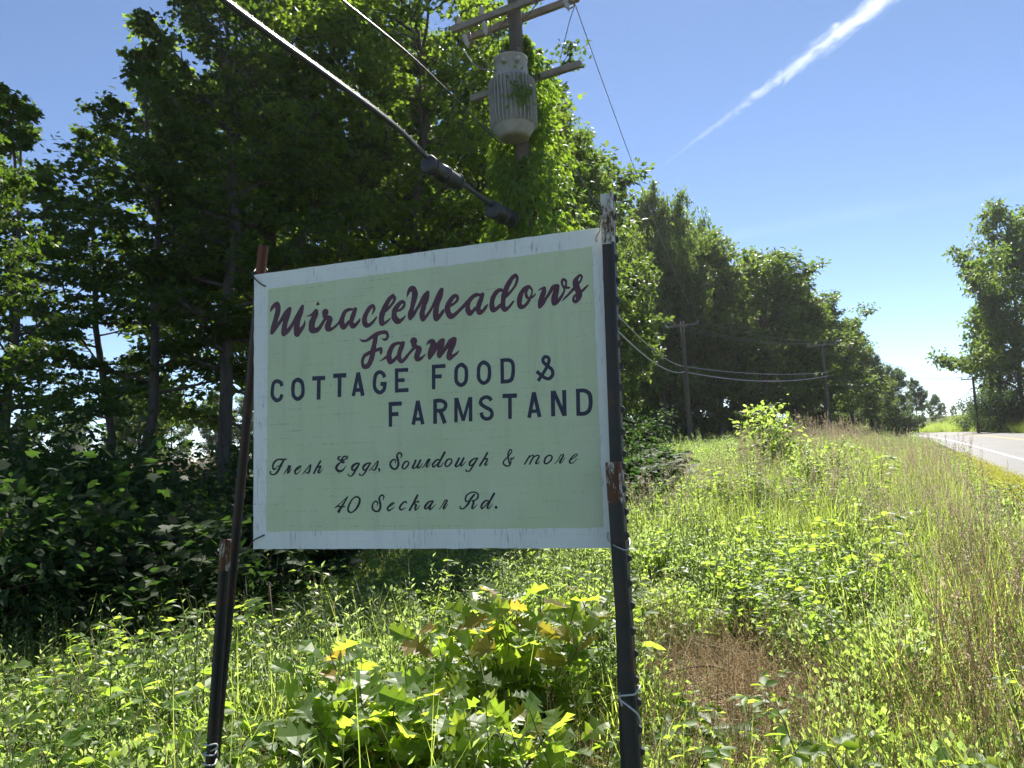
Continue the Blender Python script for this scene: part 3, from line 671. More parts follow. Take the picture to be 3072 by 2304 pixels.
tie('white_cord', [(1866,2118,.115),(1860,2090,.12),(1880,2086,.145),(1905,2082,.145),(1916,2066,.13),(1917,2058,.08),(1870,2072,.06),(1858,2085,.09),(1862,2100,.125),(1890,2122,.15),(1915,2145,.14),(1924,2170,.12)], .0024, wcord, 'white cord looped round the lower right post')
tie('white_cord', [(648,2230,.02),(610,2232,.07),(625,2236,.085),(648,2232,.08),(650,2245,.05),(610,2262,.06),(640,2266,.088),(650,2250,.06),(648,2280,.02),(606,2290,.06),(640,2296,.088),(650,2278,.06)], .0024, wcord, 'white cord wound round the foot of the left posts')
# ------------------------------------------------------------------ leaf building
T_OVATE = (np.array([(0,0,0),(.32,.24,.06),(.32,-.24,.06),(.70,.20,.04),(.70,-.20,.04),(1,0,-.06),(.5,0,0)], float),
           [(0,6,1),(0,2,6),(6,3,1),(6,2,4),(6,5,3),(6,4,5)])
T_DIA = (np.array([(0,0,0),(.5,.30,.06),(1,0,-.04),(.5,-.30,.06)], float), [(0,1,2),(0,2,3)])
T_LANCE = (np.array([(0,0,0),(.4,.13,.05),(.4,-.13,.05),(1,0,-.16)], float), [(0,2,1),(1,2,3)])
T_MAPLE = (np.array([(0,0,0),(.12,.42,0),(.40,.30,.03),(.50,.62,-.03),(.62,.22,.02),(1.02,0,-.06),(.62,-.22,.02),(.50,-.62,-.03),(.40,-.30,.03),(.12,-.42,0)], float),
           [(0,1,2),(0,2,4),(2,3,4),(0,4,6),(4,5,6),(0,6,8),(6,7,8),(0,8,9)])
def leaves(name, tpl, P, A, Nn, S, mat):
    """one mesh of len(P) leaves: base points P, along A, facing Nn, length S"""
    V, F = tpl; A = norm(A); Nn = norm(Nn - A*np.sum(A*Nn, -1, keepdims=True)); B = np.cross(Nn, A)
    n = len(P); k = len(V)
    W = (P[:, None] + S[:, None, None]*(V[None, :, 0:1]*A[:, None] + V[None, :, 1:2]*B[:, None] + V[None, :, 2:3]*Nn[:, None])).reshape(-1, 3)
    F = np.array(F); FF = (F[None] + (np.arange(n)*k)[:, None, None]).reshape(-1, 3)
    return W, FF
def leaf_mesh(name, parts, mats):
    """parts: list of (V, F, material index)"""
    V = []; F = []; mi = []; o = 0
    for v, f, i in parts:
        V.append(v); F.append(f+o); mi.append(np.full(len(f), i, dtype=np.int32)); o += len(v)
    me = np_mesh(name, np.concatenate(V), np.concatenate(F), None)
    for m in mats: me.materials.append(m)
    me.polygons.foreach_set('material_index', np.concatenate(mi)); me.update(); return me
def stems_geo(lines, rads, n=4):
    Vs = []; Fs = []; o = 0
    for L, r in zip(lines, rads):
        V, F = tube_geo(L, r, n, False); Vs.append(np.array(V)); Fs.append(np.array(tri(F))+o); o += len(V)
    return np.concatenate(Vs), np.concatenate(Fs)
def rdir(n, up=0.0, g=None):
    v = (g or rng).normal(size=(n, 3)); v[:, 2] += up; return norm(v)

# ------------------------------------------------------------------ trees
def tree_meshes(name, seed, H, R0, base, Rc, n_leaf, lsize, tpl, lmat, shape='oval', flat=.30, limbs=30, fork=False, lean=0.0):
    g = np.random.default_rng(seed)
    lines = []; rads = []
    nt = 9; t = np.linspace(0, 1, nt)
    wob = np.cumsum(g.normal(0, .012*H, (nt, 2)), 0); wob -= wob[0]
    TP = np.column_stack([wob[:, 0]+lean*t*H, wob[:, 1], t*H*.97])
    TR = R0*(1-t)**.8*.92 + R0*.05; TR[0] *= 1.35
    lines.append(TP); rads.append(TR)
    def trunk_at(q): return np.array([np.interp(q, t, TP[:, i]) for i in range(3)])
    C = []; CR_ = []
    for i in range(limbs):
        q = (i+.5+g.uniform(-.4, .4))/limbs; h = base + (0.985-base)*q
        if shape == 'oval': prof = math.sin(math.pi*(0.18+.82*q)**.85)**.7
        elif shape == 'cone': prof = (1-q)**.65*1.02+.10
        else: prof = (math.sin(math.pi*min(1, .12+.86*q)))**.5
        L = Rc*max(.16, prof)*g.uniform(.7, 1.15)
        az = i*2.399+g.uniform(-.5, .5); el = R(12+55*q+g.uniform(-14, 14))
        d = np.array([math.cos(az)*math.cos(el), math.sin(az)*math.cos(el), math.sin(el)])
        p0 = trunk_at(h); m = 6; u = np.linspace(0, 1, m)[:, None]
        bend = np.array([0, 0, 1.0])*(.18*L)*(u**2) * (1 if q < .6 else -.3)
        P = p0 + d*L*u + bend + np.cumsum(g.normal(0, .035*L, (m, 3)), 0)*(u > 0)
        lines.append(P); rads.append(np.linspace(max(.012, R0*.36*(1-.65*q)), .008, m))
        ns = 6 + int(L*1.3)
        for j in range(ns):
            w = .22+.78*(j+.5)/ns; b = np.array([np.interp(w, u[:, 0], P[:, c]) for c in range(3)])
            sl = L*(.42*(1-w)+.16)*g.uniform(.7, 1.3)
            az2 = az + (1 if j % 2 else -1)*g.uniform(.5, 1.25); el2 = g.uniform(-.15, .55)
            e = np.array([math.cos(az2)*math.cos(el2), math.sin(az2)*math.cos(el2), math.sin(el2)])
            Q_ = np.array([b, b+e*sl*.55+g.normal(0, .04*L, 3), b+e*sl])
            lines.append(Q_); rads.append(np.array([.014, .009, .005])*(.6+.05*H))
            for wq in (.35, .62, .85, 1.0):
                C.append(Q_[0]*(1-wq)+Q_[2]*wq); CR_.append(max(.14, sl*.27)*g.uniform(.75, 1.2))
        C.append(P[-1]); CR_.append(.25*L*.6+.15)
    C = np.array(C); CR_ = np.array(CR_)
    wgt = CR_**1.5; wgt /= wgt.sum(); idx = g.choice(len(C), n_leaf, p=wgt)
    off = g.normal(size=(n_leaf, 3)); off = off/np.linalg.norm(off, axis=1, keepdims=True)*(g.random((n_leaf, 1))**.45)
    off[:, 2] *= flat
    P = C[idx] + off*CR_[idx][:, None]*1.25
    A = off.copy(); A[:, 2] -= .25; A = norm(A + g.normal(0, .45, A.shape))
    Nn = g.normal(0, .62, (n_leaf, 3)); Nn[:, 2] += 1
    S = lsize*g.uniform(.65, 1.25, n_leaf)
    V, F = leaves(name, tpl, P, A, Nn, S, None)
    Vw, Fw = stems_geo(lines, rads, 6)
    wood = np_mesh(name+'_wood', Vw, Fw, M['bark'], True)
    crown = np_mesh(name+'_crown', V, F, lmat)
    return wood, crown
def plant_tree(name, protos, loc, rz, sc, label, cat='tree', group=None, wf=1.0):
    root = empty(name, loc, rz); root.scale = (sc*wf, sc*wf, sc)
    mobj('trunk', protos[0], root); mobj('crown', protos[1], root)
    return tag(root, label, cat, group)

MAP1 = tree_meshes('maple_a', 11, 14, .17, .28, 2.9, 16000, .125, T_MAPLE, M['maple'], 'oval', .20, 34)
MAP2 = tree_meshes('maple_b', 23, 13, .12, .27, 2.2, 8000, .12, T_MAPLE, M['maple'], 'cone', .15, 26)
MAP3 = tree_meshes('maple_c', 37, 17, .22, .26, 3.4, 23500, .13, T_MAPLE, M['maple_lit'], 'oval', .26, 40)
OAK1 = tree_meshes('oak_a', 41, 17, .26, .14, 3.6, 24000, .22, T_DIA, M['oak'], 'full', .62, 34)
FAR1 = tree_meshes('wood_a', 53, 16, .24, .08, 4.6, 26000, .30, T_DIA, M['far'], 'full', .70, 30)
FAR2 = tree_meshes('wood_b', 67, 16, .22, .06, 3.6, 22000, .28, T_DIA, M['far'], 'oval', .75, 30)
FAR3 = tree_meshes('wood_c', 71, 14, .20, .05, 5.2, 24000, .30, T_DIA, M['oak'], 'full', .60, 28)

def base_at(dx, dist):
    d = ray(dx*DS, 1300); a = math.atan2(d[0], d[1])      # azimuth of that column near the horizon
    for _ in range(3):
        x, y = math.sin(a)*dist, math.cos(a)*dist
        p = np.array([x, y, 1.5])-EYE; 
        px = (PW/2 + FPX*np.dot(p, CR)/np.dot(p, _f))/DS; a += (dx-px)/1534*math.cos(a)**2
    x, y = math.sin(a)*dist, math.cos(a)*dist
    return (x, y, float(ground_z(x, y))-.05)
def top_scale(dx, dy, dist, H):                           # scale that brings a tree of height H up to frame height dy
    b = base_at(dx, dist); r = at(dx, dy, dist); return (r[2]-b[2])/H
G_L = 'trees standing close together behind the sign'
near = [  # column, distance, prototype, height, top row, turn, width factor, label
 (6, 13.5, MAP2, 13, 175, .4, 1.15, 'slender grey trunked maple at the far left edge of the picture'),
 (268, 16.5, MAP2, 13, 20, 1.2, 1.2, 'thin dark maple with open layered branches left of the sign'),
 (222, 18.5, MAP2, 13, 215, 3.3, 1.2, 'smaller maple with a pale slim trunk beside the thin layered maple'),
 (85, 18.0, MAP2, 13, 185, 5.0, 1.1, 'short leafy maple between the left edge and the thin layered maple'),
 (-130, 9.5, MAP1, 14, 60, 2.6, .8, 'maple reaching in from beyond the left edge with sunlit leaves'),
 (478, 15.2, MAP1, 14, -190, 2.2, 1.0, 'tall dense maple whose trunk rises beside the leaning left post'),
 (640, 18.0, MAP3, 17, -240, .9, 1.0, 'broad dark maple right behind the left half of the sign'),
 (882, 18.0, MAP3, 17, -300, 4.1, .95, 'big forked maple with grey trunk showing above the sign'),
 (760, 21.5, MAP1, 14, -100, 5.4, 1.1, 'maple crown hidden behind the two biggest maples'),
 (1010, 21.0, MAP1, 14, -60, 1.0, 1.0, 'sunlit maple just left of the vine covered pole'),
 (1165, 25.0, MAP3, 17, 90, 2.8, .8, 'yellow green maple crown behind the vine covered pole'),
 (1268, 27.0, OAK1, 17, 200, .6, .85, 'rounded oak right of the vine covered pole against the sky'),
]
for dx, dist, pr, H, ty, rz, wf, lab in near:
    sc = top_scale(dx, ty, dist, H)
    plant_tree('maple_tree' if 'oak' not in lab else 'oak_tree', pr, base_at(dx, dist), rz, sc, lab, 'tree', G_L, wf)
wood = [
 (1338, 44, FAR1, 16, 428, .3, .75, 'short tree at the left end of the wood beside the right post'),
 (1437, 62, FAR1, 16, 392, 1.4, .62, 'tallest tree of the roadside wood with a rounded top'),
 (1490, 64, FAR3, 14, 430, 4.4, .5, 'narrow tree crown just right of the tallest tree of the wood'),
 (1395, 66, FAR3, 14, 560, 2.9, 1.25, 'low broad tree below the tallest tree of the wood'),
 (1560, 66, FAR1, 16, 498, 2.0, 1.05, 'feathery light green tree in the middle left of the wood'),
 (1655, 72, FAR3, 14, 540, .2, 1.15, 'broad dark tree in the middle of the roadside wood'),
 (1725, 78, FAR1, 16, 572, 3.1, 1.15, 'rounded dark tree in the wood just left of the second far pole'),
 (1785, 84, FAR3, 14, 640, 5.1, 1.1, 'sloping crown of a tree just above the second far pole'),
 (1840, 92, FAR1, 16, 688, 1.1, 1.1, 'dark tree where the wood steps down towards the road'),
 (1898, 108, FAR2, 16, 750, 2.7, .95, 'airy tree near the right end of the wood'),
 (1935, 115, FAR3, 14, 790, .8, .75, 'grey green bushy tree at the end of the wood near the road'),
 (1982, 135, FAR1, 16, 815, 3.8, .75, 'low rounded tree at the roadside beyond the wood'),
 (2022, 160, FAR3, 14, 852, 5.7, .75, 'small far tree where the road disappears'),
 (2168, 100, FAR1, 16, 600, 2.4, .55, 'tree with a thin bare trunk right of the road'),
 (2212, 97, FAR3, 14, 430, .5, .8, 'tall dark tree cut by the right edge of the picture'),
 (2300, 102, FAR2, 16, 430, 4.0, .8, 'dense tree behind the tall dark tree right of the road'),
]
for dx, dist, pr, H, ty, rz, wf, lab in wood:
    sc = top_scale(dx, ty, dist, H)*(1.03 if pr is FAR2 else .965)
    plant_tree('woodland_tree', pr, base_at(dx, dist), rz, sc, lab, 'tree', 'trees of the wood along the road', wf)
ORD = 'one two three four five six seven eight nine ten eleven twelve thirteen fourteen fifteen sixteen seventeen eighteen nineteen twenty'.split()
g2 = np.random.default_rng(5)
back = [(1340+i*42, 78+i*5, float(np.interp(1340+i*42, [1340,1400,1440,1500,1560,1650,1725,1790,1845,1900], [480,490,450,480,535,575,605,675,725,790]))) for i in range(14)] + [(560,30,200),(300,60,760),(900,33,90),(1090,34,140),(1230,37,330)]
back.sort()
for i, (dx, dist, ty) in enumerate(back):
    pr, H = ((FAR1,16),(FAR3,14),(FAR2,16))[i % 3]
    plant_tree('woodland_tree', pr, base_at(dx, dist), g2.uniform(0, 6), top_scale(dx, ty, dist, H)*.97,
               'shaded tree of the second row of the wood, number %s from the left' % ORD[i], 'tree', 'second row of the wood')
for i, (dx, dist, ty) in enumerate([(-60,95,880),(60,105,905),(150,110,890),(260,112,880),(370,115,862),(470,110,850),(560,108,845),(2040,222,870),(2062,232,878),(2082,240,886),(2102,225,872),(2135,240,850)]):
    pr, H = ((FAR3,14),(FAR1,16))[i % 2]
    left = dx < 1000
    plant_tree('hedgerow_tree' if left else 'woodland_tree', pr, base_at(dx, dist), g2.uniform(0, 6), top_scale(dx, ty, dist, H),
               'distant hedgerow tree beyond the left field, number %s from the left' % ORD[i] if left else 'far tree number %s from the left where the road ends' % ORD[i-7],
               'tree', 'hedgerow across the left field' if left else 'trees at the end of the road')

# ------------------------------------------------------------------ shrubs
def bush_meshes(name, seed, H, W, n_leaf, lsize, tpl, lmat, stems=9):
    g = np.random.default_rng(seed); lines = []; rads = []; C = []
    for i in range(stems):
        az = g.uniform(0, 6.28); sp = g.uniform(.1, 1)*W; h = H*g.uniform(.55, 1)
        u = np.linspace(0, 1, 6)[:, None]
        P = np.array([math.cos(az)*.1, math.sin(az)*.1, 0]) + np.hstack([np.cos(az)*sp*u**1.5, np.sin(az)*sp*u**1.5, h*u]) + np.cumsum(g.normal(0, .02*H, (6, 3)), 0)*(u > 0)
        lines.append(P); rads.append(np.linspace(.014, .004, 6))
        for j in range(9):
            w = g.uniform(.15, 1); b = np.array([np.interp(w, u[:, 0], P[:, c]) for c in range(3)])
            d = rdir(1, .2, g)[0]*g.uniform(.12, .42)*W*.7; lines.append(np.array([b, b+d*.5, b+d])); rads.append([.005, .004, .002])
            for q in (.4, .7, 1.0): C.append(b+d*q)
        C.append(P[-1])
    C = np.array(C); idx = g.integers(0, len(C), n_leaf)
    off = g.normal(0, .13*W+.05, (n_leaf, 3)); off[:, 2] *= .6; P = C[idx]+off; P[:, 2] = np.maximum(P[:, 2], .03)
    A = norm(off + g.normal(0, .08, off.shape)); A[:, 2] -= .2
    Nn = g.normal(0, .6, (n_leaf, 3)); Nn[:, 2] += 1
    V, F = leaves(name, tpl, P, A, Nn, lsize*g.uniform(.6, 1.3, n_leaf), None)
    Vw, Fw = stems_geo(lines, rads, 4)
    return np_mesh(name+'_stems', Vw, Fw, M['twig'], True), np_mesh(name+'_foliage', V, F, lmat)
def plant_bush(name, pr, loc, rz, sc, label, group=None, cat='shrub'):
    root = empty(name, loc, rz, sc); mobj('stems', pr[0], root); mobj('foliage', pr[1], root)
    return tag(root, label, cat, group)
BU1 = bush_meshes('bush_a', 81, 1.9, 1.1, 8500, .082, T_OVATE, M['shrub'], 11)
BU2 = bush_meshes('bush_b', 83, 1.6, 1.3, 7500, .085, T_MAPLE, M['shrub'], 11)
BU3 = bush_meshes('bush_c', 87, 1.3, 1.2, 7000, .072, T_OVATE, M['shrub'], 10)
def gxy(x, y, dz=-.04): return (x, y, float(ground_z(x, y))+dz)
sh = [(20,8.2,BU2,1.25,'leafy maple shrub in deep shade at the far left'),(120,9.3,BU1,1.15,'tall dark shrub second from the left edge'),
      (230,8.6,BU3,1.15,'round dark shrub with broad leaves left of the sign'),(330,10.0,BU1,1.0,'dark shrub in front of the pale hay field'),
      (420,9.2,BU2,.92,'low maple shrub left of the leaning post'),(500,10.6,BU3,1.05,'dark shrub right behind the leaning left post'),
      (60,11.5,BU1,1.3,'tall shaded shrub under the left edge maple'),(180,12.2,BU2,1.25,'shaded shrub at the foot of the thin maple'),
      (600,12.0,BU1,1.0,'shrub hidden behind the lower left of the sign'),(300,13.0,BU3,1.1,'small dark shrub at the edge of the hay field'),
      (720,13,BU2,1.0,'shrub in the shadow behind the sign'),(860,13.5,BU1,1.05,'second shrub in the shadow behind the sign'),
      (1000,13.6,BU3,1.2,'shrub at the foot of the maples left of the pole'),(1260,16,BU1,1.1,'shrub right of the pole foot'),
      (-40,7.4,BU3,1.2,'shrub cut by the left edge of the picture'),(1330,30,BU2,1.5,'shrub at the left end of the wood'),]
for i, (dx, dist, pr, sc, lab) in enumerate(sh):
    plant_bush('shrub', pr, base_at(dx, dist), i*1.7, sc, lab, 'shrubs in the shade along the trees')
for i in range(20):
    dx = 1360+i*31; dist = 56+i*3.4+3*math.sin(i*2.1)
    plant_bush('shrub', (BU1, BU2, BU3)[i % 3], base_at(dx, dist), i*2.3, 1.4+.5*math.sin(i*1.3)**2+i*.04, 'shaded shrub at the foot of the roadside wood, number %s from the left' % ORD[i], 'shrubs at the foot of the wood')
for i, (dx, dist, sc, lab) in enumerate([(2130,104,2.4,'bright green roadside bush behind the far pole'),(2170,96,2.8,'larger bright bush right of the far pole'),(2215,90,2.6,'bright bush at the right edge beyond the road'),(2100,118,2.2,'small bush left of the far pole'),(2150,110,3.2,'bush under the tree with the thin bare trunk')]):
    plant_bush('roadside_bush', (BU1, BU3)[i % 2], base_at(dx, dist), i*1.9, sc, lab, 'bushes on the bank right of the road', 'bush')
# ------------------------------------------------------------------ ground cover (uncountable plants)
def clump_object(name, parts, mats):
    me = leaf_mesh(name, parts, mats); return bpy.data.objects.new(name, me)
def blade(L, w, bend, az, p0, seg=3):
    u = np.linspace(0, 1, seg+1); d = np.array([math.cos(az), math.sin(az), 0]); sd_ = np.array([-d[1], d[0], 0])
    c = p0 + np.outer(u**2*bend*L, d) + np.outer(L*(u-.25*bend*u**2), [0, 0, 1.0])
    ww = w*(1-u**1.5)[:, None]*sd_; ww[0] *= .6
    V = np.vstack([c-ww, c+ww]); n = seg+1
    F = []
    for i in range(seg): F += [(i, i+1, n+i+1), (i, n+i+1, n+i)]
    return V, F
def cat_parts(lst):
    V = []; F = []; o = 0
    for v, f in lst: V.append(np.asarray(v, float)); F.append(np.asarray(f)+o); o += len(v)
    return np.concatenate(V), np.concatenate(F)
def c_goldenrod(g, name, mat, stems=7, h=(.35, .6), nl=15, ls=(.06, .10), spread=.11, tpl=T_LANCE):
    L = []; R_ = []; P = []; A = []; Nn = []; S = []
    for i in range(stems):
        b = np.append(g.normal(0, spread, 2), 0); hh = g.uniform(*h); le = g.normal(0, .12, 2)*hh
        u = np.linspace(0, 1, 5)[:, None]; pts = b + np.hstack([le[0]*u**1.5, le[1]*u**1.5, hh*u]); L.append(pts); R_.append(np.linspace(.0032, .0012, 5))
        for j in range(nl):
            w = .12+.88*(j+.5)/nl; q = np.array([np.interp(w, u[:, 0], pts[:, c]) for c in range(3)]); az = j*2.4+g.uniform(-.3, .3)+i
            e = np.array([math.cos(az), math.sin(az), .45+.5*w]); P.append(q); A.append(e); Nn.append(np.array([-math.cos(az)*.6, -math.sin(az)*.6, 1])+g.normal(0, .55, 3))
            S.append(g.uniform(*ls)*(1.15-.55*w))
    V, F = leaves('', tpl, np.array(P), np.array(A), np.array(Nn), np.array(S), None)
    vs_, fs_ = stems_geo(L, R_, 3)
    return clump_object(name, [(V, F, 0), (vs_, fs_, 1)], [mat, M['stem']])
def c_bramble(g, name, mat, stems=5, reach=.28, h=.38, ls=(.06, .09)):
    L = []; R_ = []; P = []; A = []; Nn = []; S = []
    for i in range(stems):
        az = g.uniform(0, 6.28); b = np.append(g.normal(0, .06, 2), 0); hh = h*g.uniform(.6, 1.25); rr_ = reach*g.uniform(.5, 1.3)
        u = np.linspace(0, 1, 6)[:, None]; pts = b + np.hstack([math.cos(az)*rr_*u**1.3, math.sin(az)*rr_*u**1.3, hh*np.sin(u*1.9)])
        L.append(pts); R_.append(np.linspace(.0035, .0015, 6))
        for j in range(6):
            w = .25+.75*(j+.5)/6; q = np.array([np.interp(w, u[:, 0], pts[:, c]) for c in range(3)]); a2 = az+(1 if j % 2 else -1)*g.uniform(.5, 1.2)
            st = q + np.array([math.cos(a2), math.sin(a2), .5])*.035; L.append(np.array([q, (q+st)/2, st])); R_.append([.0015]*3)
            s0 = g.uniform(*ls)
            for da, k_ in ((-1.1, .8), (0, 1.05), (1.1, .8)):
                e = np.array([math.cos(a2+da), math.sin(a2+da), g.uniform(-.25, .25)]); P.append(st); A.append(e); Nn.append(np.array([0, 0, 1])+g.normal(0, .5, 3)); S.append(s0*k_)
    V, F = leaves('', T_OVATE, np.array(P), np.array(A), np.array(Nn), np.array(S)*1.25, None)
    vs_, fs_ = stems_geo(L, R_, 3)
    return clump_object(name, [(V, F, 0), (vs_, fs_, 1)], [mat, M['stem']])
def c_small(g, name, mat, n=230, r=.2, h=.34, ls=(.022, .045)):
    P = g.normal(0, 1, (n, 3)); P = P/np.linalg.norm(P, axis=1, keepdims=True)*g.random((n, 1))**.4; P = P*[r, r, h]; P[:, 2] = np.abs(P[:, 2])
    A = P/[r, r, h]+g.normal(0, .5, P.shape); A[:, 2] += .3
    Nn = g.normal(0, .8, P.shape); Nn[:, 2] += 1
    V, F = leaves('', T_DIA, P, A, Nn, g.uniform(*ls, n), None)
    L = []; R_ = []
    for i in range(14):
        q = P[g.integers(0, n)]; L.append(np.array([[q[0]*.3, q[1]*.3, 0], [q[0]*.6, q[1]*.6, q[2]*.6], q])); R_.append([.002, .0015, .001])
    vs_, fs_ = stems_geo(L, R_, 3)
    return clump_object(name, [(V, F, 0), (vs_, fs_, 1)], [mat, M['stem']])
def c_grass(g, name, mat, n=42, L=(.3, .6), w=.0045, spread=.09, bend=(.15, .8), stalks=0, sh=(.8, 1.15), seedmat=None, seeds=46, sl=.17, ss=.011):
    b = [blade(g.uniform(*L), w*g.uniform(.7, 1.4), g.uniform(*bend), g.uniform(0, 6.28), np.append(g.normal(0, spread, 2), 0)) for _ in range(n)]
    parts = [(*cat_parts(b), 0)]; mats = [mat]
    if stalks:
        L_ = []; R_ = []; P = []; A = []; S = []
        for i in range(stalks):
            p0 = np.append(g.normal(0, spread, 2), 0); hh = g.uniform(*sh); le = g.normal(0, .10, 2)*hh
            u = np.linspace(0, 1, 6)[:, None]; pts = p0 + np.hstack([le[0]*u**2.2, le[1]*u**2.2, hh*u]); L_.append(pts); R_.append(np.linspace(.0016, .0007, 6))
            k_ = seeds; w_ = 1-(g.random(k_)**1.2)*sl/hh
            Q_ = np.column_stack([np.interp(w_, u[:, 0], pts[:, c]) for c in range(3)])
            sp = .028*np.clip((1-w_)/(sl/hh), .1, 1)*g.uniform(.2, 1.3, k_)
            az = g.uniform(0, 6.28, k_); Q_ += np.column_stack([np.cos(az)*sp, np.sin(az)*sp, sp*.8]); P.append(Q_)
            A.append(np.column_stack([np.cos(az)*.5, np.sin(az)*.5, np.ones(k_)])); S.append(np.full(k_, ss)*g.uniform(.7, 1.4, k_))
        P = np.vstack(P); A = np.vstack(A); S = np.concatenate(S)
        parts.append((*leaves('', T_DIA, P, A, rdir(len(P), 0, g), S, None), 1)); parts.append((*stems_geo(L_, R_, 3), 1)); mats.append(seedmat)
    return clump_object(name, parts, mats)
def c_straw(g, name, mat, n=26, L=(.15, .42), up=.12):
    L_ = []; R_ = []
    for i in range(n):
        p0 = np.append(g.normal(0, .12, 2), g.uniform(.005, .10)); az = g.uniform(0, 6.28); ln = g.uniform(*L); e = np.array([math.cos(az), math.sin(az), g.normal(0, up)])
        pts = np.array([p0, p0+e*ln*.5+g.normal(0, .02, 3), p0+e*ln+g.normal(0, .03, 3)]); pts[:, 2] = np.maximum(pts[:, 2], .003); L_.append(pts); R_.append([.0020, .0016, .0010])
    return clump_object(name, [(*stems_geo(L_, R_, 3), 0)], [mat])
def c_deadleaf(g, name, mat, n=20):
    P = np.column_stack([g.normal(0, .14, n), g.normal(0, .14, n), g.uniform(.01, .10, n)])
    V, F = leaves('', T_OVATE, P, rdir(n, 0, g)*[1, 1, .3], rdir(n, .6, g), g.uniform(.05, .10, n), None)
    return clump_object(name, [(V, F, 0)], [mat])

def scatter(name, objs, pts, rots, scl, idx, label, cat, surf=True):
    c = bpy.data.collections.new(name+'_source')
    for i, o in enumerate(objs): o.name = '%s_clump_%02d' % (name, i); c.objects.link(o)
    me = bpy.data.meshes.new(name); me.vertices.add(len(pts)); me.vertices.foreach_set('co', np.asarray(pts, np.float32).ravel())
    a = me.attributes.new('rot', 'FLOAT_VECTOR', 'POINT'); a.data.foreach_set('vector', np.asarray(rots, np.float32).ravel())
    a = me.attributes.new('scl', 'FLOAT_VECTOR', 'POINT'); a.data.foreach_set('vector', np.asarray(scl, np.float32).ravel())
    a = me.attributes.new('idx', 'INT', 'POINT'); a.data.foreach_set('value', np.asarray(idx, np.int32))
    me.update()
    o = mobj(name, me); nt = bpy.data.node_groups.new(name, 'GeometryNodeTree')
    nt.interface.new_socket('Geometry', in_out='INPUT', socket_type='NodeSocketGeometry')
    nt.interface.new_socket('Geometry', in_out='OUTPUT', socket_type='NodeSocketGeometry')
    gi = nt.nodes.new('NodeGroupInput'); go = nt.nodes.new('NodeGroupOutput')
    ip = nt.nodes.new('GeometryNodeInstanceOnPoints'); ci = nt.nodes.new('GeometryNodeCollectionInfo')
    ci.inputs['Collection'].default_value = c; ci.inputs['Separate Children'].default_value = True; ci.inputs['Reset Children'].default_value = True
    ip.inputs['Pick Instance'].default_value = True
    def attr(nm, typ):
        n = nt.nodes.new('GeometryNodeInputNamedAttribute'); n.data_type = typ; n.inputs[0].default_value = nm; return n.outputs[0]
    nt.links.new(gi.outputs[0], ip.inputs['Points']); nt.links.new(ci.outputs[0], ip.inputs['Instance'])
    nt.links.new(attr('rot', 'FLOAT_VECTOR'), ip.inputs['Rotation']); nt.links.new(attr('scl', 'FLOAT_VECTOR'), ip.inputs['Scale'])
    nt.links.new(attr('idx', 'INT'), ip.inputs['Instance Index']); nt.links.new(ip.outputs[0], go.inputs[0])
    md = o.modifiers.new('scatter', 'NODES'); md.node_group = nt
    return tag(o, label, cat, kind='stuff')
def sample(n, r0, r1, a0=-44, a1=46, g=rng, power=1.0):
    """points in the wedge in front of the viewer, denser close by"""
    u = g.random(n); r = (r0**power+(r1**power-r0**power)*u)**(1/power); a = np.radians(g.uniform(a0, a1, n))
    return np.sin(a)*r, np.cos(a)*r, r
def place(x, y, g, smin, smax, tilt=.12, grow=None):
    n = len(x); z = ground_z(x, y)-.01
    rot = np.column_stack([g.normal(0, tilt, n), g.normal(0, tilt, n), g.uniform(0, 6.28, n)])
    s = g.uniform(smin, smax, n)
    if grow is not None: s = s*grow
    return np.column_stack([x, y, z]), rot, np.column_stack([s, s, s*g.uniform(.85, 1.2, n)])
def zone(x, y):
    s, d = sd_of(x, y); return s, E_LEFT-(d-curve(s))       # along the road, metres left of the pavement
gw = np.random.default_rng(101)
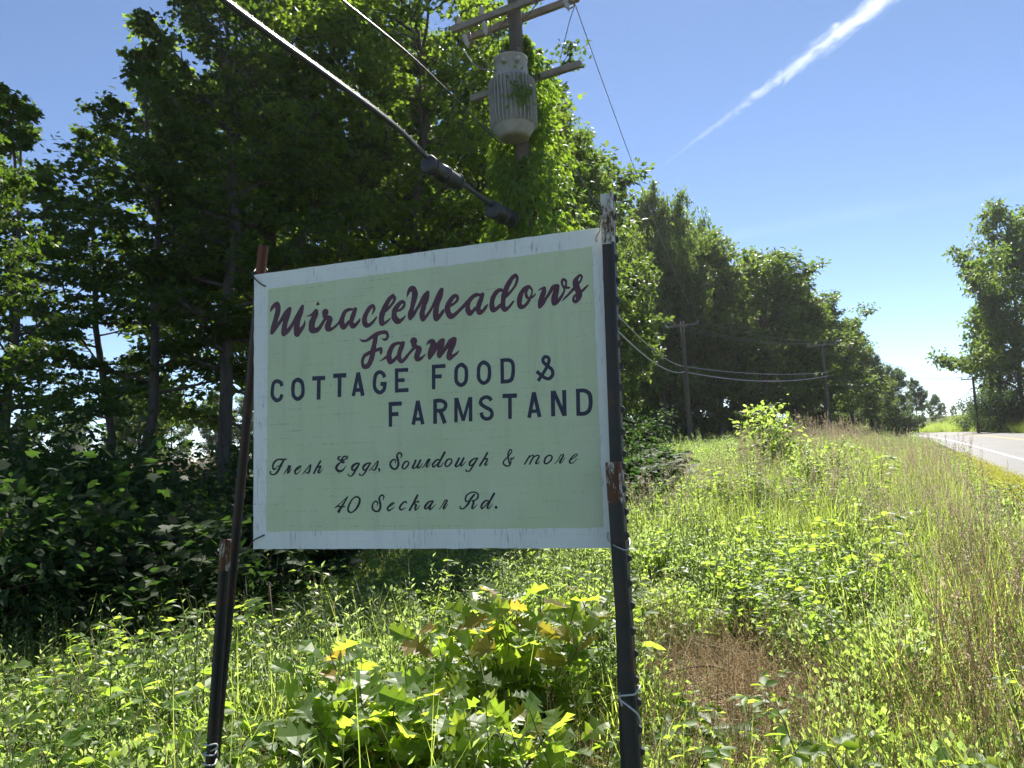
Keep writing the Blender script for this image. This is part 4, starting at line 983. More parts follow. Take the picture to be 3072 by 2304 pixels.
# broad-leaved weeds carpeting the meadow
weeds = [c_goldenrod(gw, 'w', M['weed'], 8, (.3, .55), 18, (.038, .066)), c_goldenrod(gw, 'w', M['weed'], 10, (.28, .48), 18, (.03, .055)), c_goldenrod(gw, 'w', M['weed2'], 7, (.4, .65), 22, (.038, .068)),
         c_bramble(gw, 'w', M['bramble'], 6, .28, .38, (.04, .065)), c_bramble(gw, 'w', M['bramble'], 7, .34, .46, (.035, .055)), c_bramble(gw, 'w', M['weed'], 6, .25, .30, (.035, .06)),
         c_small(gw, 'w', M['weed']), c_small(gw, 'w', M['weed2'], 260, .22, .30, (.02, .04)), c_small(gw, 'w', M['bramble'], 150, .22, .42, (.04, .07)),
         c_small(gw, 'w', M['weed'], 520, .26, .36, (.018, .034)), c_small(gw, 'w', M['weed2'], 460, .26, .44, (.018, .032))]
def weed_points(n, r0, r1, g, smin, smax, power, types):
    x, y, r = sample(n, r0, r1, g=g, power=power); s, u = zone(x, y)
    pn = vnoise(x, y, 1.1, 5)
    bare = 1.35*np.exp(-(((x-1.15)/.62)**2+((y-4.2)/1.15)**2)) + 1.1*np.exp(-(((x-.22)/.32)**2+((y-2.55)/.3)**2))                    # trampled patch of dry stalks right of the post
    near_right = (1-sst(1.6, 2.6, u))*1.0
    keep = (u > 1.0) & (u < 30) & (g.random(n) > bare*1.1) & (g.random(n) > np.clip((4.6-u)/2.6, 0, .85)*(r < 30)) & ~((np.abs(x) < .25) & (y < 1.6))
    keep &= ~((r < 4.5) & (x > .45) & (g.random(n) < .5))
    sapl = np.minimum(np.hypot((x+.62)/.75, (y-2.95)/.5), np.minimum(np.hypot((x+.2)/.55, (y-2.7)/.45), np.hypot((x-.02)/.5, (y-3.5)/.5)))
    keep &= (sapl > 1) | (g.random(n) < .06)
    x, y, r, pn = x[keep], y[keep], r[keep], pn[keep]
    k = np.clip(((pn+1)/2+g.normal(0, .22, len(x)))*len(types), 0, len(types)-1).astype(int)
    hgt = 1+.32*vnoise(x, y, 1.7, 21)+.18*vnoise(x, y, 4.1, 8)                 # taller and lower patches
    p, ro, sc = place(x, y, g, smin, smax, .12, np.clip(hgt, .5, 1.5)); return p, ro, sc, np.array(types)[k]
W1 = weed_points(6200, 1.9, 7, gw, .75, 1.25, 1.3, [9,1,6,9,4,10,7,0,10,5,2,6,9,1,9])
W2 = weed_points(11000, 6.5, 18, gw, .8, 1.35, 1.5, [0,9,6,10,1,9,2,10,9,4])
W3 = weed_points(11000, 17, 56, gw, 1.1, 1.8, 1.6, [9,10,0,9,2,10])
cat_ = lambda *a: tuple(np.concatenate([b[i] for b in a]) for i in range(4))
xb = gw.uniform(-9, 1.6, 1500); yb = gw.uniform(-11, 1.4, 1500); kb = (zone(xb, yb)[1] > 1.2) & (np.hypot(xb, yb) > .8)     # unseen, behind the viewer too, added to bounce light onto the sign
W4 = (*place(xb[kb], yb[kb], gw, .9, 1.4, .12), gw.choice([0,1,6,7], kb.sum()))
P_, R_, S_, I_ = cat_(W1, W2, W3, W4)
scatter('meadow_weeds', weeds, P_, R_, S_, I_, 'sunlit yellow green weeds carpeting the meadow round the sign', 'weeds')
# grass between the weeds
grs = [c_grass(gw, 'g', M['grass']), c_grass(gw, 'g', M['grass'], 46, (.35, .85), .0042, .10), c_grass(gw, 'g', M['grass'], 50, (.2, .45), .0035, .11),
       c_grass(gw, 'g', M['grass'], 40, (.4, .85), .0045, .10, (.1, .6), 6, (.75, 1.05), M['seed'], 34, .15, .010), c_grass(gw, 'g', M['grass'], 36, (.4, .85), .004, .10, (.1, .6), 7, (.8, 1.15), M['seed'], 40, .2, .010)]
def grass_points():
    out = []
    x, y, r = sample(3600, 1.9, 9, g=gw, power=1.4); s, u = zone(x, y)      # right foreground, thick grass
    k = (u > 1.3) & (gw.random(len(x)) < np.clip(.12+.95*(1-sst(1.8, 3.0, u))+.7*(x < -.9)*(vnoise(x, y, 1.4, 9) > -.15), 0, 1)) & (np.hypot((x-1.15)/.7, (y-4.2)/1.0) > 1); x, y = x[k], y[k]
    p, ro, sc = place(x, y, gw, .65, 1.15, .1); out.append((p, ro, sc, np.where(zone(x, y)[1] < 3.0, gw.choice([0,0,1,2,2,3], len(x)), gw.choice([0,1,2], len(x)))))
    x, y, r = sample(5200, 8, 30, 4, 40, g=gw, power=1.5); s, u = zone(x, y)
    k = (u > 1.3+.9*np.exp(-r/14)) & (u < 5.8+gw.normal(0, .9, len(x))) & (gw.random(len(x)) < .85); x, y = x[k], y[k]
    p, ro, sc = place(x, y, gw, .8, 1.15, .1); out.append((p, ro, sc, gw.choice([1,1,3,4,0,1], len(x))))
    x, y, r = sample(2600, 7, 40, g=gw, power=1.4); s, u = zone(x, y); k = (u > 5) & (vnoise(x, y, .7, 2) > .25); x, y = x[k], y[k]
    p, ro, sc = place(x, y, gw, .6, 1.0, .1); out.append((p, ro, sc, gw.choice([0,1,2], len(x))))
    return cat_(*out)
scatter('tall_grass', grs, *grass_points(), 'tall green grass with tan seed heads along the road verge', 'grass')
# pale hay beyond the left trees
hay = [c_grass(gw, 'h', M['seed'], 20, (.4, .8), .006, .25, (.1, .5), 16, (.8, 1.1), M['seed'], 30, .25, .02), c_grass(gw, 'h', M['grass'], 40, (.4, .8), .006, .3)]
x = gw.uniform(-34, 2, 5200); y = gw.uniform(26, 62, 5200); k = np.arctan2(x, y) < .02; x, y = x[k], y[k]
p, ro, sc = place(x, y, gw, 1.0, 1.5, .08)
scatter('hay_field', hay, p, ro, sc, gw.choice([0,0,1], len(x)), 'pale sunlit hay field seen between the left trunks', 'hay')
# mown strip beside the pavement
lw = [c_grass(gw, 'l', M['lawn'], 60, (.05, .11), .003, .10, (.2, .9)), c_grass(gw, 'l', M['lawn'], 50, (.04, .09), .003, .12, (.3, 1))]
s_ = gw.uniform(3, 40, 9000); u_ = gw.uniform(-.05, 2.0, 9000); k = gw.random(9000) < np.clip(1.3-.45*u_, 0, 1)*np.clip(14/s_, .25, 1); s_, u_ = s_[k], u_[k]
x, y = xy_of(s_, E_LEFT-u_+curve(s_)); p, ro, sc = place(x, y, gw, .8, 1.4, .1)
scatter('mown_verge', lw, p, ro, sc, gw.integers(0, 2, len(x)), 'short yellow green mown grass beside the pavement', 'grass')
s_ = gw.uniform(30, 160, 9000); r_ = gw.uniform(.1, 16, 9000); x, y = xy_of(s_, E_LEFT+8.6+r_+curve(s_)); k = np.degrees(np.arctan2(x, y)) < 46; x, y = x[k], y[k]
p, ro, sc = place(x, y, gw, 1.2, 2.2, .1)
scatter('bank_grass', grs[:3], p, ro, sc, gw.integers(0, 3, len(x)), 'green grass on the bank right of the road', 'grass')
# dry stalks, rust coloured grass and dead leaves
dry = [c_straw(gw, 'd', M['straw']), c_straw(gw, 'd', M['straw'], 30, (.1, .3), .3), c_grass(gw, 'd', M['rustgrass'], 30, (.2, .5), .002, .12, (.3, 1.0)), c_grass(gw, 'd', M['rustgrass'], 16, (.2, .4), .0016, .10, (.1, .8), 14, (.35, .6), M['rustgrass'], 40, .2, .007), c_deadleaf(gw, 'd', M['deadleaf']), c_grass(gw, 'd', M['straw'], 7, (.3, .6), .002, .10, (.0, .4), 3, (.45, .75), M['straw'], 18, .12, .006)]
def dry_points():
    out = []
    x = gw.normal(1.25, .40, 250); y = gw.normal(4.5, .65, 250); p, ro, sc = place(x, y, gw, .8, 1.3, .15); out.append((p, ro, sc, gw.choice([0,0,1,0,2], len(x))))
    x = gw.normal(.25, .22, 90); y = gw.normal(2.6, .2, 90); p, ro, sc = place(x, y, gw, .7, 1.1, .15); out.append((p, ro, sc, gw.choice([0,1,2], len(x))))
    x, y, r = sample(240, 2.0, 5, 6, 44, g=gw); s, u = zone(x, y); k = u > 1.2; p, ro, sc = place(x[k], y[k], gw, .7, 1.2, .15); out.append((p, ro, sc, gw.choice([0,1,0,3,1], k.sum())))
    x, y, r = sample(150, 3, 8, 31, 42, g=gw); s, u = zone(x, y); k = (u > .9) & (u < 2.6); p, ro, sc = place(x[k], y[k], gw, .9, 1.5, .1); out.append((p, ro, sc, gw.choice([3,3,2], k.sum())))
    x, y, r = sample(420, 2.2, 12, g=gw); s, u = zone(x, y); k = (u > 1.2) & (r > 2.2); p, ro, sc = place(x[k], y[k], gw, .8, 1.3, .1); out.append((p, ro, sc, np.full(k.sum(), 5)))
    x = gw.normal(-.85, .16, 26); y = gw.normal(2.6, .1, 26); p, ro, sc = place(x, y, gw, .9, 1.4, .4); p[:, 2] += gw.uniform(0, .22, len(x)); out.append((p, ro, sc, np.full(len(x), 4)))
    return cat_(*out)
scatter('dry_stalks', dry, *dry_points(), 'tan dry stalks, rusty grass and dead leaves on the ground', 'dry stalks')
# low plants in the shade under the trees
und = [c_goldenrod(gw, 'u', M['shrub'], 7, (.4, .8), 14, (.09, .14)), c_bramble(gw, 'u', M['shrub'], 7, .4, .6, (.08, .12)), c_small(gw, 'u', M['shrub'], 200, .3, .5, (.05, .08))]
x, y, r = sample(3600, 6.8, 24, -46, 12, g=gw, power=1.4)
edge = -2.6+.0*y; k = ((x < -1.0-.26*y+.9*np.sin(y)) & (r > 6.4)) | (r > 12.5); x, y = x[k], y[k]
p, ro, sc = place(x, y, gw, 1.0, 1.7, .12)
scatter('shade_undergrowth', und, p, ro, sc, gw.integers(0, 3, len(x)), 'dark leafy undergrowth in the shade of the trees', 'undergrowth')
# ------------------------------------------------------------------ utility poles and lines
ARM = np.array([RT[0], RT[1], 0.0]); ALONG = np.array([RS[0], RS[1], 0.0]); UP = np.array([0, 0, 1.0])
def crossarm(mb, c, L, h=.115, w=.09): mb.box(c, (L, w, h), (ARM, ALONG, UP))
def insulator(origin, parent, h=.16, r=.05, mat='porcelain', axis=(0, 0, 1), name='insulator'):
    prof = [(r*.35, 0)]
    for i in range(4): z = h*(.1+.2*i); prof += [(r*.5, z), (r, z+h*.05), (r*.5, z+h*.13)]
    prof += [(r*.4, h*.9), (r*.3, h)]
    return MB().lathe(prof, 14, origin, axis).build(name, M[mat], parent, True)
P1D = 12.8
b1 = np.array(base_at(1163, P1D)); zt = at(1108, -60, P1D)[2]
pole = empty('utility_pole'); tag(pole, 'tall wooden utility pole overgrown with vines behind the sign', 'utility pole')
H1_ = zt-b1[2]
MB().tube([b1+UP*z for z in np.linspace(-.3, H1_, 10)], np.linspace(.17, .125, 10), 14).build('shaft', M['polewood'], pole, True)
za = at(1113, 30, P1D)[2]
for sgn in (-1, 1):
    mb = MB(); crossarm(mb, b1*[1, 1, 0]+UP*za+ALONG*sgn*.20-ARM*.03, 2.5); mb.build('crossarm', M['armwood'], pole)
mb = MB(); crossarm(mb, b1*[1, 1, 0]+UP*(at(1130, 168, P1D)[2])+ALONG*.19+ARM*.02, 2.35); mb.build('crossarm', M['armwood'], pole)
for sx in (-1.12, -.6, .55, 1.12): insulator(b1*[1, 1, 0]+UP*(za+.06)+ARM*sx-ALONG*.20, pole, .2, .055)
def cutout(top, parent, tilt):
    """fuse cutout: sloping porcelain body, brackets and fuse tube"""
    ax = norm(-UP+tilt); o = MB().lathe([(.03, 0), (.055, .04), (.035, .08), (.055, .12), (.035, .16), (.055, .20), (.03, .24), (.02, .30)], 12, top, ax).build('fuse_cutout', M['porcelain'], parent, True)
    e = norm(np.cross(ax, ALONG)); mb = MB(); mb.tube([top+e*.02, top+e*.14+ax*.02], .012, 6); mb.tube([top+ax*.28, top+ax*.30+e*.12], .012, 6); mb.tube([top+e*.13, top+ax*.30+e*.12], .014, 8)
    mb.tube([top-ax*.10, top+ax*.02], .012, 6); mb.build('fuse_tube', M['brownporc'], o, True)
    return top+ax*.30+e*.12
arm_c = b1*[1, 1, 0]+UP*(za-.06)
r_end = cutout(arm_c+ARM*1.08-ALONG*.2-UP*.10, pole, ARM*.35)
l_end = cutout(arm_c-ARM*1.02-ALONG*.2-UP*.12, pole, ARM*.3)
cutout(arm_c-ARM*.55-ALONG*.22-UP*.02, pole, ARM*.1)
# transformer
trc = at(1107, 210, 12.35); t_top = at(1107, 128, 12.35)[2]; t_bot = at(1107, 300, 12.35)[2]; TH = t_top-t_bot
tr = empty('transformer', (trc[0], trc[1], t_bot)); tag(tr, 'pale ribbed transformer can hung on the vine covered pole', 'transformer')
prof = [(.20, 0), (.27, .015), (.285, TH*.03), (.36, TH*.11), (.375, TH*.15), (.375, TH*.70), (.345, TH*.745), (.305, TH*.77), (.30, TH*.95), (.315, TH*.955), (.315, TH*.985), (.26, TH)]
MB().lathe(prof, 40).build('tank', M['tank'], tr, True)
fin = MB().add([(.372, -.012, TH*.13), (.43, -.009, TH*.155), (.43, .009, TH*.155), (.372, .012, TH*.13), (.372, -.012, TH*.71), (.43, -.009, TH*.685), (.43, .009, TH*.685), (.372, .012, TH*.71)],
               [(0,1,2,3),(7,6,5,4),(0,4,5,1),(1,5,6,2),(2,6,7,3),(3,7,4,0)])
fm = new_mesh('fin', fin.v, fin.f, M['tank'])
for i in range(34):
    o = mobj('fin', fm, tr); o.rotation_euler = (0, 0, 2*math.pi*i/34)
for th in (-1.95, -1.25): insulator((math.cos(th)*.30, math.sin(th)*.30, TH*.87), tr, .12, .055, 'porcelain', (math.cos(th), math.sin(th), .1), 'bushing')
for px_, py_ in ((-.13, .05), (.17, .10)): insulator((px_, py_, TH*.98), tr, .30, .05, 'brownporc', (0, 0, 1), 'bushing')
MB().box((.1, .40, TH*.72), (.12, .30, .10)).box((.1, .40, TH*.28), (.12, .30, .10)).build('hanger_bracket', M['galv'], tr)
# cables
def on_line(dx, dy):                   # meets the vertical plane of the pole line
    r = ray(dx*DS, dy*DS); t = np.dot(b1[:2]-EYE[:2], ARM[:2])/np.dot(r[:2], ARM[:2]); return EYE+r*t
def cable(name, pts, r, mat, label, k=8, n=7, cat='cable', group=None):
    return tag(MB().tube(smooth_pts(pts, k), r, n).build(name, M[mat], None, True), label, cat, group)
main = [on_line(1128, 482), on_line(1060, 440), on_line(990, 388), on_line(925, 340), on_line(850, 268), on_line(700, 156), on_line(560, 55), on_line(440, -40)]
main.append(main[-1] + (main[-1]-main[-2])*1.6+UP*.15)
main = np.array(main)
cable('cable_bundle', main-UP*.02, .034, 'cable', 'thick black lashed cable bundle crossing the upper left', 8, 10)
cable('messenger_wire', main+UP*.030+ARM*.008, .006, 'wire', 'bright steel strand on top of the black cable bundle')
lash = []; SM = smooth_pts(main, 60)
for i, p in enumerate(SM): a = i*.62; t_ = norm(SM[min(i+1, len(SM)-1)]-SM[max(i-1, 0)]); n_ = norm(np.cross(t_, UP)); lash.append(p+UP*(math.sin(a)*.048)+n_*math.cos(a)*.038)
cable('lashing_wire', lash, .0035, 'wire', 'thin wire wound round the black cable bundle', 1, 4)
def closure(name, a, b, r, label):
    a = np.array(a); b = np.array(b); L = np.linalg.norm(b-a); ax = (b-a)/L
    o = empty(name, a); tag(o, label, 'splice case')
    body = MB().lathe([(r*.55, 0), (r*.95, .015), (r*1.08, .03), (r*1.08, .075), (r*.98, .08), (r*.98, L*.45), (r*1.02, L*.455), (r*1.02, L*.485), (r*.97, L*.49), (r*.92, L-.03), (r*.6, L)], 22, (0, 0, 0), ax).build('case', M['closure'], o, True)
    for q in (.12, .5, .88): MB().lathe([(r*1.0, 0), (r*1.09, .006), (r*1.09, .022), (r*1.0, .028)], 22, ax*L*q, ax).build('clamp_band', M['cable'], o, True)
    return o
closure('splice_case', on_line(922, 352), on_line(994, 398), .125, 'round black splice case on the cable bundle above the sign')
closure('splice_case', on_line(1062, 452), on_line(1108, 476), .14, 'dark splice case where the cables meet the vine')
cable('service_wire', [on_line(1085, 312), on_line(1060, 290), on_line(900, 132), on_line(740, 0), on_line(640, -90)], .014, 'cable', 'thin black wire above the cable bundle')
# drop wires on the pole
cable('drop_wire', [r_end, r_end-UP*.25-ARM*.12, at(1209, 132, 12.7)], .008, 'wire', 'thin drop wire below the right fuse of the pole', 6, 5)
cable('drop_wire', [arm_c+ARM*.2-ALONG*.2, at(1080, 60, 12.5), at(1079, 120, 12.3), np.array([trc[0]-.13, trc[1]+.05, t_top+.28])], .010, 'cable', 'black lead from the crossarm to the transformer', 6, 5)
cable('drop_wire', [at(1000, 105, 12.4), at(1020, 135, 12.3), at(1045, 150, 12.2), at(1072, 152, 12.2)], .014, 'wire', 'curved pale lead at the left of the transformer', 6, 6)
cable('drop_wire', [arm_c+ARM*.6-ALONG*.2, arm_c+ARM*.25-UP*.45-ALONG*.3, np.array([trc[0]+.17, trc[1]+.10, t_top+.28])], .010, 'cable', 'black lead on the right of the pole top', 6, 5)
# farther poles
def far_pole(dx, dist, ytop, label, armL=2.4, arms=1, ins=True):
    b = np.array(base_at(dx, dist)); zt_ = at(dx, ytop, dist)[2]; o = empty('utility_pole'); tag(o, label, 'utility pole')
    MB().tube([b+UP*z for z in np.linspace(-.2, zt_-b[2]+.3, 6)], np.linspace(.17, .12, 6), 10).build('shaft', M['polewood'], o, True)
    c = b*[1, 1, 0]+UP*zt_
    mb = MB(); crossarm(mb, c-ALONG*.16, armL, .13, .10); mb.build('crossarm', M['armwood'], o)
    for sx in (-.46, -.2, .46): insulator(c-ALONG*.16+ARM*sx*armL+UP*.06, o, .2, .06)
    return b, c
pb2, pc2 = far_pole(1491, 50, 702, 'grey utility pole before the tall trees right of the sign')
pb3, pc3 = far_pole(1792, 66, 744, 'utility pole rising from the tall grass before the dark wood')
pb4, pc4 = far_pole(2111, 96, 818, 'small dark utility pole right of the road')
pb5, pc5 = far_pole(2126, 125, 838, 'farthest utility pole half hidden by roadside bushes', 2.6)
def span(a, b, sag, n=14):
    t = np.linspace(0, 1, n)[:, None]; return a+(b-a)*t - UP*4*sag*t*(1-t)
G_W = 'power lines between the poles'
for i, (sx, lab) in enumerate([(-.46, 'left power line from the vine covered pole'), (-.2, 'middle power line from the vine covered pole'), (.46, 'right power line from the vine covered pole against the sky')]):
    cable('power_line', span(arm_c+UP*.25+ARM*sx*2.45-ALONG*.1, pc2+ARM*sx*2.4+UP*.25, .7), .009, 'wire', lab, 1, 5, 'power line', G_W)
    cable('power_line', span(pc2+ARM*sx*2.4+UP*.25, pc3+ARM*sx*2.4+UP*.25, .5), .012, 'wire', ('left', 'middle', 'right')[i]+' power line between the two poles at the wood', 1, 5, 'power line', G_W)
    cable('power_line', span(pc3+ARM*sx*2.4+UP*.25, pc4+ARM*sx*2.4+UP*.25, 1.2), .016, 'wire', ('left', 'middle', 'right')[i]+' power line reaching across the sky to the small dark pole', 1, 5, 'power line', G_W)
c1 = on_line(1128, 482); c1b = on_line(1128, 470)
q2 = at(1479, 803, 50); q2b = at(1477, 791, 50); q3 = at(1789, 812, 66); q3b = at(1789, 804, 66)
cable('phone_cable', span(c1, q2, .9, 18), .030, 'galv', 'lower sagging phone cable from the sign to the first far pole', 1, 6, 'cable')
cable('phone_cable', span(c1b+UP*.3, q2b, .7, 18), .018, 'galv', 'upper sagging phone cable from the sign to the first far pole', 1, 6, 'cable')
cable('phone_cable', span(q2, q3, .55), .036, 'galv', 'lower phone cable sagging between the two poles at the wood', 1, 6, 'cable')
cable('phone_cable', span(q2b, q3b, .35), .022, 'galv', 'upper phone cable sagging between the two poles at the wood', 1, 6, 'cable')
q4 = at(2109, 866, 96)
cable('phone_cable', span(q3, q4, 1.6), .030, 'cable', 'phone cable crossing the gap to the small dark pole', 1, 6, 'cable')
cable('phone_cable', span(q3b, at(2108, 854, 96), 1.4), .024, 'cable', 'second phone cable crossing the gap to the small dark pole', 1, 6, 'cable')

# vine on the pole
def vine():
    g = np.random.default_rng(301); n = 24000
    zz = b1[2]+.6+(g.random(n)**.8)*(at(1130, 70, P1D)[2]-b1[2]-.6)
    zk = np.array([0, 2.5, 4.2, 5.4, 6.4, 7.6, 8.4, 9.4]); rk = np.array([1.3, 1.45, 1.35, 1.15, .85, .72, .55, .25])
    rad = np.interp(zz, zk, rk); az = g.uniform(0, 6.28, n)
    lump = .75+.35*np.sin(az*2+zz*1.7)*np.sin(zz*2.3+1)+.15*np.sin(az*5+zz*4)
    rr_ = rad*lump*(g.random(n)**.35)
    # the front stays thinner so that the pole and the can remain in view
    front = np.clip(-np.sin(az), 0, 1); rr_ *= 1-.72*front*(zz > 6.7)
    rr_ *= np.where(np.cos(az) > 0, 1.12, .9)
    P = np.column_stack([b1[0]+np.cos(az)*rr_, b1[1]+.12+np.sin(az)*rr_, zz])
    ok = ~((np.hypot(P[:, 0]-trc[0], P[:, 1]-trc[1]) < .52) & (zz > t_bot-.1) & (zz < t_top+.2)); 
    ok |= (np.hypot(P[:, 0]-trc[0]-.25, P[:, 1]-trc[1]) < .5) & (np.abs(zz-(t_bot+.45)) < .28) & (P[:, 0] > trc[0]) & (np.hypot(P[:, 0]-trc[0], P[:, 1]-trc[1]) > .44)
    P = P[ok]; az = az[ok]; m = len(P)
    A = np.column_stack([np.cos(az)*.5, np.sin(az)*.5, -.8*np.ones(m)])+g.normal(0, .4, (m, 3))
    Nn = np.column_stack([np.cos(az), np.sin(az), .8*np.ones(m)])+g.normal(0, .55, (m, 3))
    V, F = leaves('', T_OVATE, P, A, Nn, g.uniform(.07, .14, m), None)
    # leaves hanging over the front of the can
    m2 = 130; th = g.normal(-1.25, .28, m2); z2 = t_bot+TH*(.42+g.normal(0, .10, m2)); r2 = g.uniform(.45, .52, m2)
    P2 = np.column_stack([trc[0]+np.cos(th)*r2, trc[1]+np.sin(th)*r2, z2]); A2 = np.column_stack([np.cos(th)*.3, np.sin(th)*.3, -np.ones(m2)])+g.normal(0, .5, (m2, 3))
    V2, F2 = leaves('', T_OVATE, P2, A2, np.column_stack([np.cos(th), np.sin(th), .4*np.ones(m2)])+g.normal(0, .4, (m2, 3)), g.uniform(.06, .11, m2), None)
    root = empty('climbing_vine', tuple(b1)); tag(root, 'leafy climbing vine wrapped round the utility pole and transformer', 'vine')
    VV = np.vstack([V, V2])-b1; FF = np.vstack([F, F2+len(V)])
    mobj('foliage', np_mesh('vine_foliage', VV, FF, M['vine']), root)
    L = []; R_ = []
    for i in range(9):
        z = np.linspace(0, g.uniform(5, 8), 16); a0 = g.uniform(0, 6.28)+np.cumsum(g.normal(0, .3, 16)); rr2 = .17+.06*g.random()
        L.append(np.column_stack([np.cos(a0)*rr2, np.sin(a0)*rr2, z])); R_.append(np.linspace(.03, .008, 16))
    mobj('stems', np_mesh('vine_stems', *stems_geo(L, R_, 5), M['twig'], True), root)
vine()

# ------------------------------------------------------------------ oak saplings under the sign, leaf by leaf
def oak_leaf(seed, mat):
    g = np.random.default_rng(seed); n = 9; u = np.linspace(0, 1, n)
    env = .37*np.sin(np.pi*np.clip(u*.93+.04, 0, 1))**.8*(.55+.6*u)
    lobes = np.where(np.arange(n) % 2 == 1, 1.25, .52); lobes[0] = .12; lobes[-1] = 0.02
    x = u+np.where(np.arange(n) % 2 == 1, .045, -.01); w1 = env*lobes*g.uniform(.9, 1.1, n); w2 = env*lobes*g.uniform(.9, 1.1, n)
    bow = -.22*u**2+.05*np.sin(u*6+g.uniform(0, 6)); cur = .35*g.uniform(.4, 1)
    V = [(u[i], 0, bow[i]) for i in range(n)] + [(x[i], w1[i], bow[i]+cur*w1[i]+.02*math.sin(i*2.)) for i in range(n)] + [(x[i], -w2[i], bow[i]+cur*w2[i]) for i in range(n)]
    F = []
    for i in range(n-1): F += [(i, i+1, n+i+1, n+i), (i+1, i, 2*n+i, 2*n+i+1)]
    return new_mesh('leaf', V, F, mat)
OL = [oak_leaf(i, M['oakbig']) for i in range(5)]; OG = [oak_leaf(20+i, M['oakgold']) for i in range(3)]
def frame_rot(a, nrm):
    a = norm(a); nrm = norm(nrm-a*np.dot(a, nrm)); b = np.cross(nrm, a); return Matrix(((a[0], b[0], nrm[0]), (a[1], b[1], nrm[1]), (a[2], b[2], nrm[2])))
def oak_sapling(dx, dist, H, W, stems, seed, gold, label, size=(.13, .21)):
    g = np.random.default_rng(seed); b = np.array(base_at(dx, dist)); root = empty('oak_sapling', tuple(b)); tag(root, label, 'sapling')
    L = []; R_ = []
    for i in range(stems):
        az = g.uniform(0, 6.28); h = H*g.uniform(.65, 1); sp = W*g.uniform(.2, 1); u = np.linspace(0, 1, 7)[:, None]
        P = np.hstack([np.cos(az)*sp*u**1.4, np.sin(az)*sp*u**1.4*.7, h*u])+np.cumsum(g.normal(0, .008, (7, 3)), 0)*(u > 0)
        L.append(P); R_.append(np.linspace(.006, .002, 7))
        nl = 17
        for j in range(nl):
            w = .35+.65*(j+.7)/nl; q = np.array([np.interp(w, u[:, 0], P[:, c]) for c in range(3)]); a2 = j*2.4+i
            dirn = np.array([math.cos(a2), math.sin(a2), .15+.35*w+g.normal(0, .2)]); pet = q+norm(dirn)*.025
            L.append(np.array([q, (q+pet)/2, pet])); R_.append([.0016]*3)
            is_g = w > .8 and g.random() < gold
            o = mobj('leaf', (OG if is_g else OL)[g.integers(0, 3 if is_g else 5)], root)
            s = g.uniform(*size)*(1.12-.35*w)
            o.matrix_local = Matrix.Translation(pet) @ (frame_rot(dirn, np.array([0, -.25, 1])+g.normal(0, .5, 3)).to_4x4() @ Matrix.Scale(s, 4))
    mobj('stems', np_mesh('sapling_stems', *stems_geo(L, R_, 5), M['twig'], True), root)
oak_sapling(800, 3.0, .80, .58, 17, 5, .05, 'leafy green oak sapling under the middle of the sign')
oak_sapling(980, 2.85, .72, .45, 16, 15, .1, 'lower oak sapling with big pale leaves in front under the sign', (.12, .2))
oak_sapling(1110, 3.5, .96, .58, 17, 9, .35, 'oak sapling with golden leaf tips beside the right post')

# ------------------------------------------------------------------ single plants one can pick out
gp = np.random.default_rng(77)
def single(name, o, dx, dist, sc, label, cat='plant', dz=0.0, group=None):
    x, y, z = base_at(dx, dist); o.name = name; COL.objects.link(o); o.location = (x, y, z+dz); o.scale = (sc,)*3; o.rotation_euler = (0, 0, gp.uniform(0, 6.28))
    return tag(o, label, cat, group)
single('bramble', c_bramble(gp, 'b', M['bramble'], 8, .42, .55, (.075, .11)), 400, 3.3, 1.0, 'large leaved bramble left of the lower left post', 'bramble')
single('bramble', c_bramble(gp, 'b', M['bramble'], 7, .36, .42, (.08, .12)), 250, 2.8, 1.0, 'bramble with toothed leaves at the bottom left', 'bramble')
single('bramble', c_bramble(gp, 'b', M['bramble'], 6, .3, .3, (.07, .10)), 1500, 3.9, 1.0, 'low broad leaved bramble right of the lower right post', 'bramble')
single('bramble', c_bramble(gp, 'b', M['bramble'], 6, .32, .32, (.06, .09)), 1260, 2.6, 1.0, 'pale leaved bramble at the bottom beside the right post', 'bramble')
single('tall_weed', c_goldenrod(gp, 't', M['weed'], 3, (.55, .75), 12, (.10, .14), .04), 140, 2.35, .9, 'yellow lance leaved weed in the bottom left corner', 'weed')
single('tall_weed', c_goldenrod(gp, 't', M['weed'], 5, (.75, .95), 16, (.09, .13), .07), 690, 3.3, 1.0, 'tall pointed weed right of the lower left post', 'weed')
single('tall_weed', c_goldenrod(gp, 't', M['weed'], 6, (.8, 1.0), 18, (.09, .12), .1), 1480, 8.0, 1.15, 'broad topped weed standing up in the meadow right of the post', 'weed')
single('tall_weed', c_goldenrod(gp, 't', M['weed2'], 5, (.8, 1.0), 18, (.08, .12), .08), 1560, 5.6, 1.0, 'upright weed with whitish leaves in the right meadow', 'weed')
sap = bush_meshes('roadside_sapling', 91, 1.7, .55, 1300, .11, T_OVATE, M['weed'], 7)
plant_bush('young_tree', sap, base_at(1675, 13.5), .5, .95, 'young bushy tree seedling standing above the meadow weeds', None, 'seedling')
plant_bush('young_tree', sap, base_at(1760, 11.5), 2.5, .62, 'smaller tree seedling in the meadow near the tall grass', None, 'seedling')
tus = c_grass(gp, 'p', M['grass'], 90, (.5, .95), .0035, .22, (.5, 1.1), 40, (.75, 1.0), M['seed'], 30, .3, .009)
single('grass_tussock', tus, 1885, 8.2, 1.0, 'silvery arching grass tussock near the road edge', 'grass tussock')
single('grass_tussock', tus.copy(), 1960, 9.4, .9, 'smaller silvery tussock behind the arching one', 'grass tussock')
